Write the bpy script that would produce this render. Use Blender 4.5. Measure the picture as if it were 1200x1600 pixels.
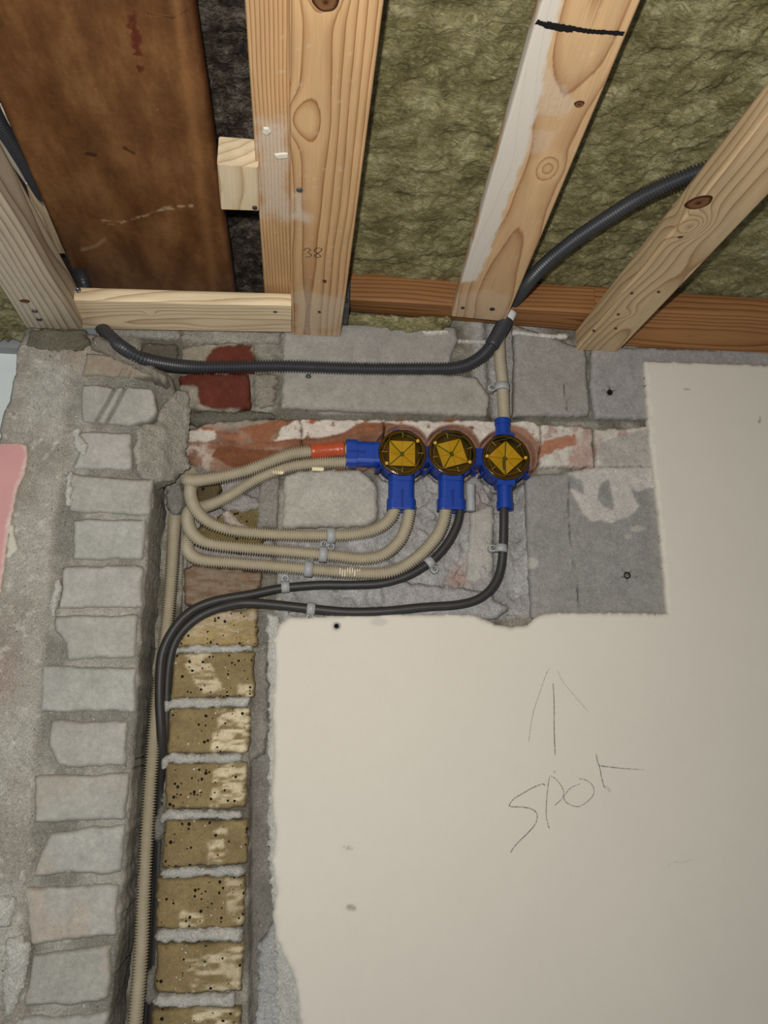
import bpy, math, random
import numpy as np
from mathutils import Matrix, Vector
random.seed(4); RS = np.random.RandomState(7)
for o in list(bpy.data.objects): bpy.data.objects.remove(o)
COL = bpy.context.scene.collection
scene = bpy.context.scene

# ------------------------------------------------------------ camera, light, exposure
F = 1283.94                                   # focal length in px of the 1200 x 1600 frame
def unit(v): v = np.asarray(v, float); return v/np.linalg.norm(v)
up_ = unit([50, 4975, -F]); fw_ = unit([-135, -330, -F]); rt_ = unit(np.cross(fw_, up_))
M = np.array([rt_, fw_, up_]); CAM = np.array([0, -1.15, 1.75])
cam = bpy.data.cameras.new('camera'); cam.sensor_fit = 'VERTICAL'; cam.sensor_height = 36
cam.lens = F/1600*36; cam.clip_start = 0.01
camo = bpy.data.objects.new('camera', cam); COL.objects.link(camo)
mw = Matrix([list(M[0])+[CAM[0]], list(M[1])+[CAM[1]], list(M[2])+[CAM[2]], [0, 0, 0, 1]])
camo.matrix_world = mw; scene.camera = camo

w = bpy.data.worlds.new('world'); scene.world = w; w.use_nodes = True
w.node_tree.nodes['Background'].inputs[0].default_value = (0.86, 0.94, 1.0, 1)
w.node_tree.nodes['Background'].inputs[1].default_value = 0.13
ld = bpy.data.lights.new('phone_flash', 'AREA'); ld.shape = 'DISK'; ld.size = 0.02; ld.energy = 8.6
ld.color = (1.0, 0.97, 0.92)
lo = bpy.data.objects.new('phone_flash', ld); COL.objects.link(lo)
lo.matrix_world = mw @ Matrix.Translation((-0.03, 0.055, 0.0))
wd = bpy.data.lights.new('window_daylight', 'AREA'); wd.shape = 'RECTANGLE'; wd.size = 1.3; wd.size_y = 1.2; wd.energy = 16
wd.color = (0.90, 0.96, 1.0)
wo = bpy.data.objects.new('window_daylight', wd); COL.objects.link(wo); wo.location = (-1.5, -2.4, 1.1)
wo.rotation_euler = (Vector((0.0, 0.0, 1.6))-Vector(wo.location)).to_track_quat('-Z', 'Y').to_euler()
scene.view_settings.view_transform = 'Standard'; scene.view_settings.look = 'None'
scene.view_settings.exposure = 0.0; scene.view_settings.gamma = 1.0
scene.view_settings.use_curve_mapping = False

# ------------------------------------------------------------ projection helpers (photo pixel -> point on a real plane)
def ray(x, y): return M @ np.array([x-600.0, 800.0-y, -F])
def P(x, y, Y): d = ray(x, y); return CAM + d*(Y-CAM[1])/d[1]
def Q(x, y, Z): d = ray(x, y); return CAM + d*(Z-CAM[2])/d[2]
def proj(p):
    c = (np.atleast_2d(p)-CAM) @ M
    return 600+F*c[:, 0]/-c[:, 2], 800-F*c[:, 1]/-c[:, 2]

# ------------------------------------------------------------ noise
def vnoise(u, v, seed=0):
    t = np.random.RandomState(seed).rand(256, 256)
    iu = np.floor(u).astype(int); iv = np.floor(v).astype(int)
    fu = u-iu; fv = v-iv; fu = fu*fu*(3-2*fu); fv = fv*fv*(3-2*fv)
    a = t[iu % 256, iv % 256]; b = t[(iu+1) % 256, iv % 256]
    c = t[iu % 256, (iv+1) % 256]; d = t[(iu+1) % 256, (iv+1) % 256]
    return (a*(1-fu)+b*fu)*(1-fv)+(c*(1-fu)+d*fu)*fv
def fbm(u, v, s=1.0, o=4, seed=0):
    r = 0; a = 0.5; n = 0
    for k in range(o):
        r = r+a*vnoise(u*s+17*k, v*s+31*k, seed+k); n += a; a *= 0.5; s *= 2.03
    return r/n
def ss(a, b, x): t = np.clip((x-a)/(b-a), 0, 1); return t*t*(3-2*t)
def lin(c):
    c = np.asarray(c, float)/255
    return np.where(c <= 0.04045, c/12.92, ((c+0.055)/1.055)**2.4)
def mixc(a, b, m): m = np.asarray(m)[..., None]; return a*(1-m)+b*m
def pt_in(px, py, poly):
    inside = np.zeros(px.shape, bool); n = len(poly); j = n-1
    for i in range(n):
        xi, yi = poly[i]; xj, yj = poly[j]
        c = ((yi > py) != (yj > py)) & (px < (xj-xi)*(py-yi)/((yj-yi) or 1e-9)+xi)
        inside ^= c; j = i
    return inside
def sdf(px, py, poly):
    poly = np.asarray(poly, float); d = np.full(px.shape, 1e9); n = len(poly)
    for i in range(n):
        a = poly[i]; b = poly[(i+1) % n]; e = b-a
        t = np.clip(((px-a[0])*e[0]+(py-a[1])*e[1])/(e@e+1e-12), 0, 1)
        d = np.minimum(d, np.hypot(px-a[0]-t*e[0], py-a[1]-t*e[1]))
    return np.where(pt_in(px, py, poly), d, -d)
def linedist(px, py, pts):
    d = np.full(px.shape, 1e9)
    for a, b in zip(pts[:-1], pts[1:]):
        a = np.array(a, float); b = np.array(b, float); e = b-a
        t = np.clip(((px-a[0])*e[0]+(py-a[1])*e[1])/(e@e+1e-12), 0, 1)
        d = np.minimum(d, np.hypot(px-a[0]-t*e[0], py-a[1]-t*e[1]))
    return d

# ------------------------------------------------------------ objects
ORG = {}
def tag(o, label=None, cat=None, group=None, kind=None):
    if label: o['label'] = label
    if cat: o['category'] = cat
    if group: o['group'] = group
    if kind: o['kind'] = kind
    return o
def thing(name, label, cat, loc, group=None):
    o = bpy.data.objects.new(name, None); COL.objects.link(o); o.location = loc
    o.empty_display_size = 0.03; ORG[o.name] = np.array(loc, float)
    return tag(o, label, cat, group)
def structure(name, loc):
    o = bpy.data.objects.new(name, None); COL.objects.link(o); o.location = loc; o['kind'] = 'structure'
    ORG[o.name] = np.array(loc, float); return o
def mesh(name, v, faces, mat, parent=None, smooth=True, attrs=None, loc=None):
    """v in world coordinates; faces is a list of tuples or an int array (n,4)"""
    v = np.asarray(v, float)
    org = ORG[parent.name] if parent is not None else (np.array(loc, float) if loc is not None else (v.min(0)+v.max(0))/2)
    me = bpy.data.meshes.new(name)
    vv = v-org
    if isinstance(faces, np.ndarray):
        n, k = faces.shape
        me.vertices.add(len(v)); me.vertices.foreach_set('co', vv.ravel())
        me.loops.add(n*k); me.loops.foreach_set('vertex_index', faces.ravel().astype(np.int32))
        me.polygons.add(n); me.polygons.foreach_set('loop_start', np.arange(0, n*k, k, dtype=np.int32))
        me.update(calc_edges=True)
    else:
        me.from_pydata([tuple(p) for p in vv], [], [tuple(int(i) for i in f) for f in faces])
    me.polygons.foreach_set('use_smooth', np.full(len(me.polygons), smooth))
    for an, arr in (attrs or {}).items():
        if arr.ndim == 1:
            a = me.attributes.new(an, 'FLOAT', 'POINT'); a.data.foreach_set('value', arr.astype(np.float32))
        elif arr.shape[1] == 3 and an != 'Col':
            a = me.attributes.new(an, 'FLOAT_VECTOR', 'POINT'); a.data.foreach_set('vector', arr.astype(np.float32).ravel())
        else:
            if arr.shape[1] == 3: arr = np.concatenate([arr, np.ones((len(arr), 1))], 1)
            a = me.attributes.new(an, 'FLOAT_COLOR', 'POINT'); a.data.foreach_set('color', arr.astype(np.float32).ravel())
    me.materials.append(mat); me.validate()
    o = bpy.data.objects.new(name, me); COL.objects.link(o)
    if parent is not None: o.parent = parent
    else: o.location = org
    ORG[o.name] = org
    return o

# ------------------------------------------------------------ materials
def new_mat(name):
    m = bpy.data.materials.new(name); m.use_nodes = True; nt = m.node_tree
    return m, nt, nt.nodes['Principled BSDF']
def N(nt, t, **k):
    n = nt.nodes.new(t)
    for a, b in k.items():
        if isinstance(b, (int, float, tuple, list, str)) and a in n.inputs: n.inputs[a].default_value = b
        else: setattr(n, a, b)
    return n
def noise(nt, vec, scale, detail=4, rough=0.6):
    n = N(nt, 'ShaderNodeTexNoise'); n.inputs['Scale'].default_value = scale
    n.inputs['Detail'].default_value = detail; n.inputs['Roughness'].default_value = rough
    nt.links.new(vec, n.inputs['Vector']); return n.outputs[0]
def ramp(nt, fac, stops):
    r = N(nt, 'ShaderNodeValToRGB'); e = r.color_ramp.elements
    while len(e) < len(stops): e.new(0.5)
    for i, (p, c) in enumerate(stops):
        e[i].position = p; e[i].color = (c, c, c, 1) if not isinstance(c, tuple) else c+(1,)
    nt.links.new(fac, r.inputs[0]); return r.outputs[0]
def mul(nt, a, b, f=1.0):
    m = N(nt, 'ShaderNodeMix', data_type='RGBA', blend_type='MULTIPLY'); m.inputs[0].default_value = f
    nt.links.new(a, m.inputs[6]); nt.links.new(b, m.inputs[7]); return m.outputs[2]
def mth(nt, op, a, b=None):
    m = N(nt, 'ShaderNodeMath', operation=op)
    for i, x in enumerate((a, b)):
        if x is None: continue
        if isinstance(x, (int, float)): m.inputs[i].default_value = x
        else: nt.links.new(x, m.inputs[i])
    return m.outputs[0]
def masonry(name, speck=(0.8, 1.15), sscale=520, grain=0.0006, coarse=0.0015, cscale=60, pits=0, whites=0, rough=0.95, blot=(0.84, 1.14), mid=0.12):
    m, nt, b = new_mat(name)
    pos = N(nt, 'ShaderNodeNewGeometry').outputs['Position']
    col = N(nt, 'ShaderNodeAttribute', attribute_name='Col').outputs['Color']
    s = noise(nt, pos, sscale, 3, 0.7)
    c = mul(nt, col, ramp(nt, s, [(0.3, speck[0]), (0.7, speck[1])]))
    s2 = noise(nt, pos, 45, 5, 0.65)
    c = mul(nt, c, ramp(nt, s2, [(0.25, blot[0]), (0.75, blot[1])]))
    if mid: c = mul(nt, c, ramp(nt, noise(nt, pos, 170, 4, 0.7), [(0.3, 1-mid), (0.7, 1+mid)]))
    h = mth(nt, 'ADD', mth(nt, 'MULTIPLY', s, grain), mth(nt, 'MULTIPLY', noise(nt, pos, cscale, 6, 0.6), coarse))
    def dots(scale, thr, lo):
        v = N(nt, 'ShaderNodeTexVoronoi'); v.inputs['Scale'].default_value = scale; v.inputs['Randomness'].default_value = 1
        nt.links.new(pos, v.inputs['Vector'])
        sep = N(nt, 'ShaderNodeSeparateColor'); nt.links.new(v.outputs['Color'], sep.inputs[0])
        r = mth(nt, 'MULTIPLY', mth(nt, 'POWER', sep.outputs[0], 7.0), thr)
        wob = mth(nt, 'ADD', v.outputs['Distance'], mth(nt, 'MULTIPLY', mth(nt, 'SUBTRACT', noise(nt, pos, scale*4, 2), 0.5), 0.25))
        return ramp(nt, mth(nt, 'ADD', mth(nt, 'SUBTRACT', wob, r), 0.12), [(0.08, lo), (0.14, 0.0)])
    if pits:
        d = dots(230, pits, 1.0)
        mx = N(nt, 'ShaderNodeMix', data_type='RGBA'); nt.links.new(d, mx.inputs[0]); nt.links.new(c, mx.inputs[6])
        mx.inputs[7].default_value = (0.018, 0.012, 0.008, 1); c = mx.outputs[2]
        h = mth(nt, 'SUBTRACT', h, mth(nt, 'MULTIPLY', d, 0.001))
    if whites:
        d = dots(210, whites, 1.0)
        mx = N(nt, 'ShaderNodeMix', data_type='RGBA'); nt.links.new(d, mx.inputs[0]); nt.links.new(c, mx.inputs[6])
        mx.inputs[7].default_value = (0.55, 0.52, 0.47, 1); c = mx.outputs[2]
    nt.links.new(c, b.inputs['Base Color'])
    bp = N(nt, 'ShaderNodeBump'); bp.inputs['Distance'].default_value = 1.0; bp.inputs['Strength'].default_value = 1.0
    nt.links.new(h, bp.inputs['Height']); nt.links.new(bp.outputs[0], b.inputs['Normal'])
    b.inputs['Roughness'].default_value = rough; b.inputs['Specular IOR Level'].default_value = 0.15
    return m
M_BLOCK = masonry('aerated_block', (0.68, 1.25), 700, 0.0007, 0.0006, 60)
M_MORTAR = masonry('mortar', (0.66, 1.25), 420, 0.0014, 0.0065, 60, pits=0.14, whites=0.2)
M_GREYBRICK = masonry('grey_plastered_brick', (0.9, 1.07), 420, 0.0003, 0.0008, 45, pits=0.10, whites=0.16)
M_BROWNBRICK = masonry('yellow_brown_brick', (0.72, 1.24), 620, 0.0008, 0.0012, 90, pits=0.55, whites=0.3)
M_REDBRICK = masonry('red_brick', (0.8, 1.15), 500, 0.0006, 0.0012, 90, pits=0.1, whites=0.1)
M_RENDER = masonry('coarse_render', (0.62, 1.3), 520, 0.0016, 0.002, 90, pits=0.18, whites=0.26)
M_PLASTER = masonry('smooth_plaster', (0.985, 1.012), 300, 0.00003, 0.0003, 14, rough=0.8, blot=(0.985, 1.012), mid=0)
M_STAIN = masonry('clay_stained_brick', (0.8, 1.15), 420, 0.0005, 0.0022, 110, pits=0.12, whites=0.1, rough=0.8)

def wood(name, early, late, dark=0.0, rscale=1.0):
    m, nt, b = new_mat(name)
    ring = N(nt, 'ShaderNodeAttribute', attribute_name='ring').outputs['Fac']
    g = N(nt, 'ShaderNodeAttribute', attribute_name='gco').outputs['Vector']
    paint = N(nt, 'ShaderNodeAttribute', attribute_name='Col')
    mp = N(nt, 'ShaderNodeMapping'); mp.inputs['Scale'].default_value = (14, 700, 700); nt.links.new(g, mp.inputs['Vector'])
    fib = noise(nt, mp.outputs[0], 1.0, 4, 0.65)
    mp2 = N(nt, 'ShaderNodeMapping'); mp2.inputs['Scale'].default_value = (5, 30, 30); nt.links.new(g, mp2.inputs['Vector'])
    big = noise(nt, mp2.outputs[0], 1.0, 3, 0.6)
    r = mth(nt, 'ADD', ring, mth(nt, 'MULTIPLY', mth(nt, 'SUBTRACT', fib, 0.5), 0.16))
    fr = mth(nt, 'FRACT', r)
    prof = ramp(nt, fr, [(0.0, 0.04), (0.45, 0.10), (0.78, 0.5), (0.90, 1.0), (0.97, 0.15), (1.0, 0.04)])
    mx = N(nt, 'ShaderNodeMix', data_type='RGBA'); nt.links.new(prof, mx.inputs[0])
    mx.inputs[6].default_value = tuple(lin(early))+(1,); mx.inputs[7].default_value = tuple(lin(late))+(1,)
    c = mul(nt, mx.outputs[2], ramp(nt, fib, [(0.25, 0.84), (0.75, 1.1)]))
    c = mul(nt, c, ramp(nt, big, [(0.25, 0.84), (0.75, 1.12)]))
    mp3 = N(nt, 'ShaderNodeMapping'); mp3.inputs['Scale'].default_value = (160, 420, 420); nt.links.new(g, mp3.inputs['Vector'])
    brk = noise(nt, mp3.outputs[0], 1.0, 4, 0.7)
    al = mth(nt, 'MULTIPLY', paint.outputs['Alpha'], ramp(nt, mth(nt, 'ADD', mth(nt, 'MULTIPLY', brk, 0.8), mth(nt, 'MULTIPLY', paint.outputs['Alpha'], 0.55)), [(0.45, 0.25), (0.75, 1.0)]))
    m2 = N(nt, 'ShaderNodeMix', data_type='RGBA'); nt.links.new(al, m2.inputs[0]); nt.links.new(c, m2.inputs[6]); nt.links.new(paint.outputs['Color'], m2.inputs[7])
    nt.links.new(m2.outputs[2], b.inputs['Base Color'])
    bp = N(nt, 'ShaderNodeBump'); bp.inputs['Distance'].default_value = 1.0
    nt.links.new(mth(nt, 'ADD', mth(nt, 'MULTIPLY', fib, 0.0003), mth(nt, 'MULTIPLY', prof, 0.00022)), bp.inputs['Height'])
    nt.links.new(bp.outputs[0], b.inputs['Normal'])
    b.inputs['Roughness'].default_value = 0.62; b.inputs['Specular IOR Level'].default_value = 0.3
    return m
M_PINE = wood('warm_pine', (206, 168, 122), (150, 100, 58))
M_PINE2 = wood('pale_pine', (205, 178, 138), (158, 122, 84))
M_PINE3 = wood('tan_batten_pine', (212, 174, 128), (160, 112, 70))
M_PALE = wood('fresh_spruce', (222, 202, 168), (188, 158, 118))
M_PLATE = wood('old_orange_pine', (160, 112, 68), (104, 62, 32))
M_GREYPINE = wood('grey_pine', (198, 184, 160), (132, 108, 80))
M_BATTEN = wood('batten_pine', (238, 216, 178), (184, 152, 116))

def wool(name, c0, c1, c2):
    m, nt, b = new_mat(name)
    pos = N(nt, 'ShaderNodeNewGeometry').outputs['Position']
    mp = N(nt, 'ShaderNodeMapping'); mp.inputs['Scale'].default_value = (70, 420, 200); mp.inputs['Rotation'].default_value = (0, 0, 0.2); nt.links.new(pos, mp.inputs['Vector'])
    wv = noise(nt, pos, 22, 4, 0.6)
    ad = N(nt, 'ShaderNodeMix', data_type='RGBA', blend_type='ADD'); ad.inputs[0].default_value = 1.0
    nt.links.new(mp.outputs[0], ad.inputs[6]);
    nz = N(nt, 'ShaderNodeTexNoise'); nz.inputs['Scale'].default_value = 35; nz.inputs['Detail'].default_value = 3; nt.links.new(pos, nz.inputs['Vector'])
    vm = N(nt, 'ShaderNodeVectorMath', operation='SCALE'); vm.inputs['Scale'].default_value = 9.0
    nt.links.new(nz.outputs['Color'], vm.inputs[0]); nt.links.new(vm.outputs[0], ad.inputs[7]); ad.clamp_result = False
    fib = noise(nt, ad.outputs[2], 1.0, 6, 0.72)
    blot = noise(nt, pos, 28, 6, 0.7)
    h = mth(nt, 'ADD', mth(nt, 'MULTIPLY', fib, 0.5), mth(nt, 'MULTIPLY', blot, 0.5))
    r = N(nt, 'ShaderNodeValToRGB'); e = r.color_ramp.elements; e.new(0.5)
    for i, (p, c) in enumerate([(0.40, c0), (0.5, c1), (0.61, c2)]): e[i].position = p; e[i].color = tuple(lin(c))+(1,)
    nt.links.new(h, r.inputs[0]); c = r.outputs[0]
    nt.links.new(c, b.inputs['Base Color'])
    bp = N(nt, 'ShaderNodeBump'); bp.inputs['Distance'].default_value = 1.0
    nt.links.new(mth(nt, 'ADD', mth(nt, 'MULTIPLY', fib, 0.0065), mth(nt, 'MULTIPLY', blot, 0.006)), bp.inputs['Height'])
    nt.links.new(bp.outputs[0], b.inputs['Normal']); b.inputs['Roughness'].default_value = 0.9
    b.inputs['Specular IOR Level'].default_value = 0.2
    return m
M_WOOL = wool('green_rock_wool', (112, 104, 68), (160, 151, 106), (208, 200, 156))
M_DWOOL = wool('dark_mineral_wool', (26, 22, 18), (84, 74, 64), (160, 148, 134))

def plain(name, rgb, rough=0.5, spec=0.5, metal=0, bump=0, bs=300, var=0.0, em=None):
    m, nt, b = new_mat(name)
    pos = N(nt, 'ShaderNodeNewGeometry').outputs['Position']
    rg = N(nt, 'ShaderNodeRGB'); rg.outputs[0].default_value = tuple(lin(rgb))+(1,)
    n1 = noise(nt, pos, 60, 5, 0.65)
    c = mul(nt, rg.outputs[0], ramp(nt, n1, [(0.3, 1-var), (0.7, 1+var)]))
    nt.links.new(c, b.inputs['Base Color'])
    if bump:
        bp = N(nt, 'ShaderNodeBump'); bp.inputs['Distance'].default_value = 1.0
        nt.links.new(mth(nt, 'MULTIPLY', noise(nt, pos, bs, 3), bump), bp.inputs['Height']); nt.links.new(bp.outputs[0], b.inputs['Normal'])
    b.inputs['Roughness'].default_value = rough; b.inputs['Specular IOR Level'].default_value = spec; b.inputs['Metallic'].default_value = metal
    return m
M_BEIGE = plain('beige_conduit_plastic', (164, 153, 130), 0.55, 0.35, var=0.10)
M_BLACKC = plain('dark_grey_conduit_plastic', (54, 54, 58), 0.42, 0.5, var=0.12)
M_CABLE = plain('black_cable_sheath', (48, 46, 44), 0.5, 0.45, var=0.14, bump=0.0002)
M_BLUE = plain('blue_box_plastic', (16, 58, 146), 0.38, 0.5, var=0.05)
M_BLUE2 = plain('deep_blue_box_plastic', (13, 46, 126), 0.4, 0.5, var=0.05)
M_CLIP = plain('grey_clip_plastic', (158, 158, 156), 0.45, 0.4, var=0.06)
M_STEEL = plain('dull_screw_steel', (120, 120, 124), 0.4, 0.5, metal=0.8, var=0.1)
M_DARKST = plain('dark_screw_steel', (60, 58, 58), 0.5, 0.5, metal=0.5, var=0.1)
M_ORANGE = plain('orange_tape', (176, 76, 42), 0.32, 0.5, var=0.1, bump=0.0012, bs=90)
M_WHITEP = plain('white_tape', (214, 214, 210), 0.45, 0.4, var=0.04)
M_HOLE = plain('hole_shade', (30, 27, 24), 0.9, 0.1)  # near-black colour stands for the shade inside holes
M_INNER = plain('dark_box_inside', (92, 84, 66), 0.5, 0.4, var=0.25)
M_GOLD = plain('yellow_insert', (206, 192, 132), 0.25, 0.6, var=0.12)
M_GREEN = plain('green_grey_core', (84, 104, 84), 0.5, 0.4, var=0.1)
M_AMBERS = plain('amber_ridge', (196, 156, 52), 0.2, 0.7)
M_SPLASH = plain('dried_plaster', (214, 204, 180), 0.85, 0.2, var=0.05)
M_RIM = plain('brown_amber_rim', (92, 72, 36), 0.4, 0.4, var=0.1)
M_CREAM = plain('cream_plug_plastic', (226, 212, 172), 0.5, 0.4, var=0.05)
M_MARK = plain('black_marker_ink', (16, 15, 16), 0.6, 0.3)
M_PEN = plain('brown_pen_ink', (74, 48, 30), 0.6, 0.3)
M_GALV = plain('dark_metal_plate', (92, 96, 98), 0.4, 0.5, metal=0.6, var=0.15)
M_FARWALL = plain('pale_painted_wall', (226, 232, 230), 0.8, 0.2, var=0.02)
M_GREYTRIM = plain('grey_trim_paint', (150, 152, 152), 0.7, 0.2, var=0.04)
M_CEIL = plain('dark_light_blocker', (58, 52, 46), 0.95, 0.1, var=0.2)
def pencil():
    m, nt, b = new_mat('graphite_pencil')
    pos = N(nt, 'ShaderNodeNewGeometry').outputs['Position']
    al = ramp(nt, noise(nt, pos, 620, 3, 0.8), [(0.42, 0.05), (0.58, 0.85)])
    st = N(nt, 'ShaderNodeAttribute', attribute_name='press').outputs['Fac']
    nt.links.new(mth(nt, 'MULTIPLY', al, st), b.inputs['Alpha'])
    b.inputs['Base Color'].default_value = tuple(lin((92, 88, 84)))+(1,); b.inputs['Roughness'].default_value = 0.7
    return m
M_PENCIL = pencil()
def amber():
    m, nt, b = new_mat('clear_amber_cover')
    nt.nodes.remove(b); out = [n for n in nt.nodes if n.type == 'OUTPUT_MATERIAL'][0]
    t = N(nt, 'ShaderNodeBsdfTransparent'); t.inputs[0].default_value = (0.80, 0.66, 0.22, 1)
    g = N(nt, 'ShaderNodeBsdfGlossy'); g.inputs['Roughness'].default_value = 0.12; g.inputs['Color'].default_value = (1, 0.95, 0.8, 1)
    f = N(nt, 'ShaderNodeFresnel'); f.inputs[0].default_value = 1.45
    pos = N(nt, 'ShaderNodeNewGeometry').outputs['Position']
    bp = N(nt, 'ShaderNodeBump'); bp.inputs['Distance'].default_value = 1.0
    nt.links.new(mth(nt, 'MULTIPLY', noise(nt, pos, 120, 2), 0.0004), bp.inputs['Height']); nt.links.new(bp.outputs[0], g.inputs['Normal'])
    mx = N(nt, 'ShaderNodeMixShader'); nt.links.new(f.outputs[0], mx.inputs[0])
    nt.links.new(t.outputs[0], mx.inputs[1]); nt.links.new(g.outputs[0], mx.inputs[2]); nt.links.new(mx.outputs[0], out.inputs[0])
    return m
M_AMBER = amber()
def brownsheet():
    m, nt, b = new_mat('brown_varnished_sheet')
    pos = N(nt, 'ShaderNodeNewGeometry').outputs['Position']
    mp = N(nt, 'ShaderNodeMapping'); mp.inputs['Scale'].default_value = (26, 9, 9); nt.links.new(pos, mp.inputs['Vector'])
    a = noise(nt, mp.outputs[0], 1.0, 6, 0.62)
    r = N(nt, 'ShaderNodeValToRGB'); e = r.color_ramp.elements; e.new(0.5)
    for i, (p, c) in enumerate([(0.3, (84, 52, 28)), (0.5, (116, 76, 42)), (0.7, (144, 102, 62))]): e[i].position = p; e[i].color = tuple(lin(c))+(1,)
    nt.links.new(a, r.inputs[0])
    att = N(nt, 'ShaderNodeAttribute', attribute_name='Col')
    mx = N(nt, 'ShaderNodeMix', data_type='RGBA'); nt.links.new(att.outputs['Alpha'], mx.inputs[0]); nt.links.new(r.outputs[0], mx.inputs[6]); nt.links.new(att.outputs['Color'], mx.inputs[7])
    c = mul(nt, mx.outputs[2], ramp(nt, noise(nt, pos, 160, 4, 0.7), [(0.3, 0.88), (0.7, 1.08)]))
    nt.links.new(c, b.inputs['Base Color'])
    nt.links.new(ramp(nt, noise(nt, pos, 30, 5), [(0.3, 0.42), (0.7, 0.62)]), b.inputs['Roughness'])
    bp = N(nt, 'ShaderNodeBump'); bp.inputs['Distance'].default_value = 1.0
    nt.links.new(mth(nt, 'MULTIPLY', noise(nt, pos, 90, 5), 0.0006), bp.inputs['Height']); nt.links.new(bp.outputs[0], b.inputs['Normal'])
    b.inputs['Specular IOR Level'].default_value = 0.3
    return m
M_BROWN = brownsheet()

# ------------------------------------------------------------ generic surface pieces
def field(name, poly, at, parent, mat, colfn, plane='Y', res=0.0022, thick=0.02, r=0.003, edge=0.0012, escale=130,
          disp=0.0006, dscale=60, dispfn=None, seed=0, ring_n=2, skirt_noise=0.0, loc=None, holes=()):
    """A slab whose visible face is a fine height field cut to a polygon given in photo pixels on a real plane."""
    pts = np.array([(P(x, y, at) if plane == 'Y' else Q(x, y, at)) for x, y in poly])
    ax = (0, 2) if plane == 'Y' else (0, 1)
    pu = pts[:, ax]
    lo_, hi = pu.min(0)-res*2, pu.max(0)+res*2
    nu, nv = int((hi[0]-lo_[0])/res)+2, int((hi[1]-lo_[1])/res)+2
    U, V = np.meshgrid(lo_[0]+np.arange(nu)*res, lo_[1]+np.arange(nv)*res, indexing='ij')
    def S(u, v):
        d = sdf(u, v, pu)
        if edge: d = d+(fbm(u, v, escale, 4, seed+50)-0.5)*2*edge*1.6
        for hx, hy, hr in holes:
            c = (P(hx, hy, at) if plane == 'Y' else Q(hx, hy, at))[list(ax)]
            d = np.minimum(d, np.hypot(u-c[0], v-c[1])-hr)
        return d
    D = S(U, V); ins = D > 0
    cell = ins[:-1, :-1] & ins[1:, :-1] & ins[:-1, 1:] & ins[1:, 1:]
    used = np.zeros_like(ins)
    for a in (0, 1):
        for b_ in (0, 1): used[a:nu-1+a, b_:nv-1+b_] |= cell
    full = np.zeros_like(ins); full[1:-1, 1:-1] = cell[:-1, :-1] & cell[1:, :-1] & cell[:-1, 1:] & cell[1:, 1:]
    bd = used & ~full
    idx = -np.ones(U.shape, int); idx[used] = np.arange(used.sum())
    gx = np.gradient(D, res, axis=0); gy = np.gradient(D, res, axis=1); gn = np.hypot(gx, gy)+1e-6
    step = np.clip(D, 0, res*1.1)
    U2 = np.where(bd, U-gx/gn*step, U); V2 = np.where(bd, V-gy/gn*step, V)
    u = U2[used]; v = V2[used]; d = np.where(bd, 0, D)[used]
    h = -(r-np.sqrt(np.maximum(0, r*r-(r-np.minimum(d, r))**2)))
    h = h+(fbm(u, v, dscale, 4, seed)-0.5)*2*disp
    base = np.stack([u, np.full_like(u, at), v], 1) if plane == 'Y' else np.stack([u, v, np.full_like(u, at)], 1)
    px, py = proj(base)
    if dispfn is not None: h = h+dispfn(px, py, u, v, d)
    def place(u, v, h): return np.stack([u, at-h, v], 1) if plane == 'Y' else np.stack([u, v, at-h], 1)
    vv = place(u, v, h)
    I = idx
    q = np.stack([I[:-1, :-1][cell], I[1:, :-1][cell], I[1:, 1:][cell], I[:-1, 1:][cell]], 1)
    if plane == 'Z': q = q[:, ::-1]
    # boundary edges
    e = np.concatenate([q[:, [0, 1]], q[:, [1, 2]], q[:, [2, 3]], q[:, [3, 0]]])
    key = e[:, 0].astype(np.int64)*10**7+e[:, 1]; rk = e[:, 1].astype(np.int64)*10**7+e[:, 0]
    be = e[~np.isin(key, rk)]
    bi = np.unique(be); mp_ = -np.ones(len(u), int); mp_[bi] = np.arange(len(bi))
    verts = [vv]; prev = bi; faces = [q]; off = len(vv)
    cuu, cvv = u[bi], v[bi]; gxb = (gx/gn)[used][bi]; gyb = (gy/gn)[used][bi]
    for k in range(1, ring_n+1):
        hh = h[bi]*(1-k/ring_n)-thick*k/ring_n
        nn = (fbm(cuu*1+k*9.1, cvv+k*3.3, 80, 3, seed+k)-0.5)*2*skirt_noise
        verts.append(place(cuu+gxb*nn, cvv+gyb*nn, hh))
        cur = off+np.arange(len(bi))
        p0, p1 = be[:, 0], be[:, 1]
        prev_full = prev
        a = prev_full[mp_[p0]]; b_ = prev_full[mp_[p1]]; c = cur[mp_[p1]]; dd = cur[mp_[p0]]
        faces.append(np.stack([b_, a, dd, c], 1)); prev = cur; off += len(bi)
    allv = np.concatenate(verts); allf = np.concatenate(faces)
    col = colfn(px, py, u, v, d)
    col = np.concatenate([col]+[col[bi]]*ring_n)
    return mesh(name, allv, allf, mat, parent, True, {'Col': col}, loc)

def flatcol(rgb, var=0.12, vs=40, seed=0, edgec=None, ew=0.003):
    rgb = lin(rgb)
    def f(px, py, u, v, d):
        n = fbm(u, v, vs, 4, seed)
        c = rgb[None]*(1+(n-0.5)*2*var)[:, None]
        if edgec is not None: c = mixc(c, lin(edgec)[None], 1-ss(0, ew, d+(fbm(u, v, 150, 3, seed+5)-0.5)*ew))
        return c
    return f

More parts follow.
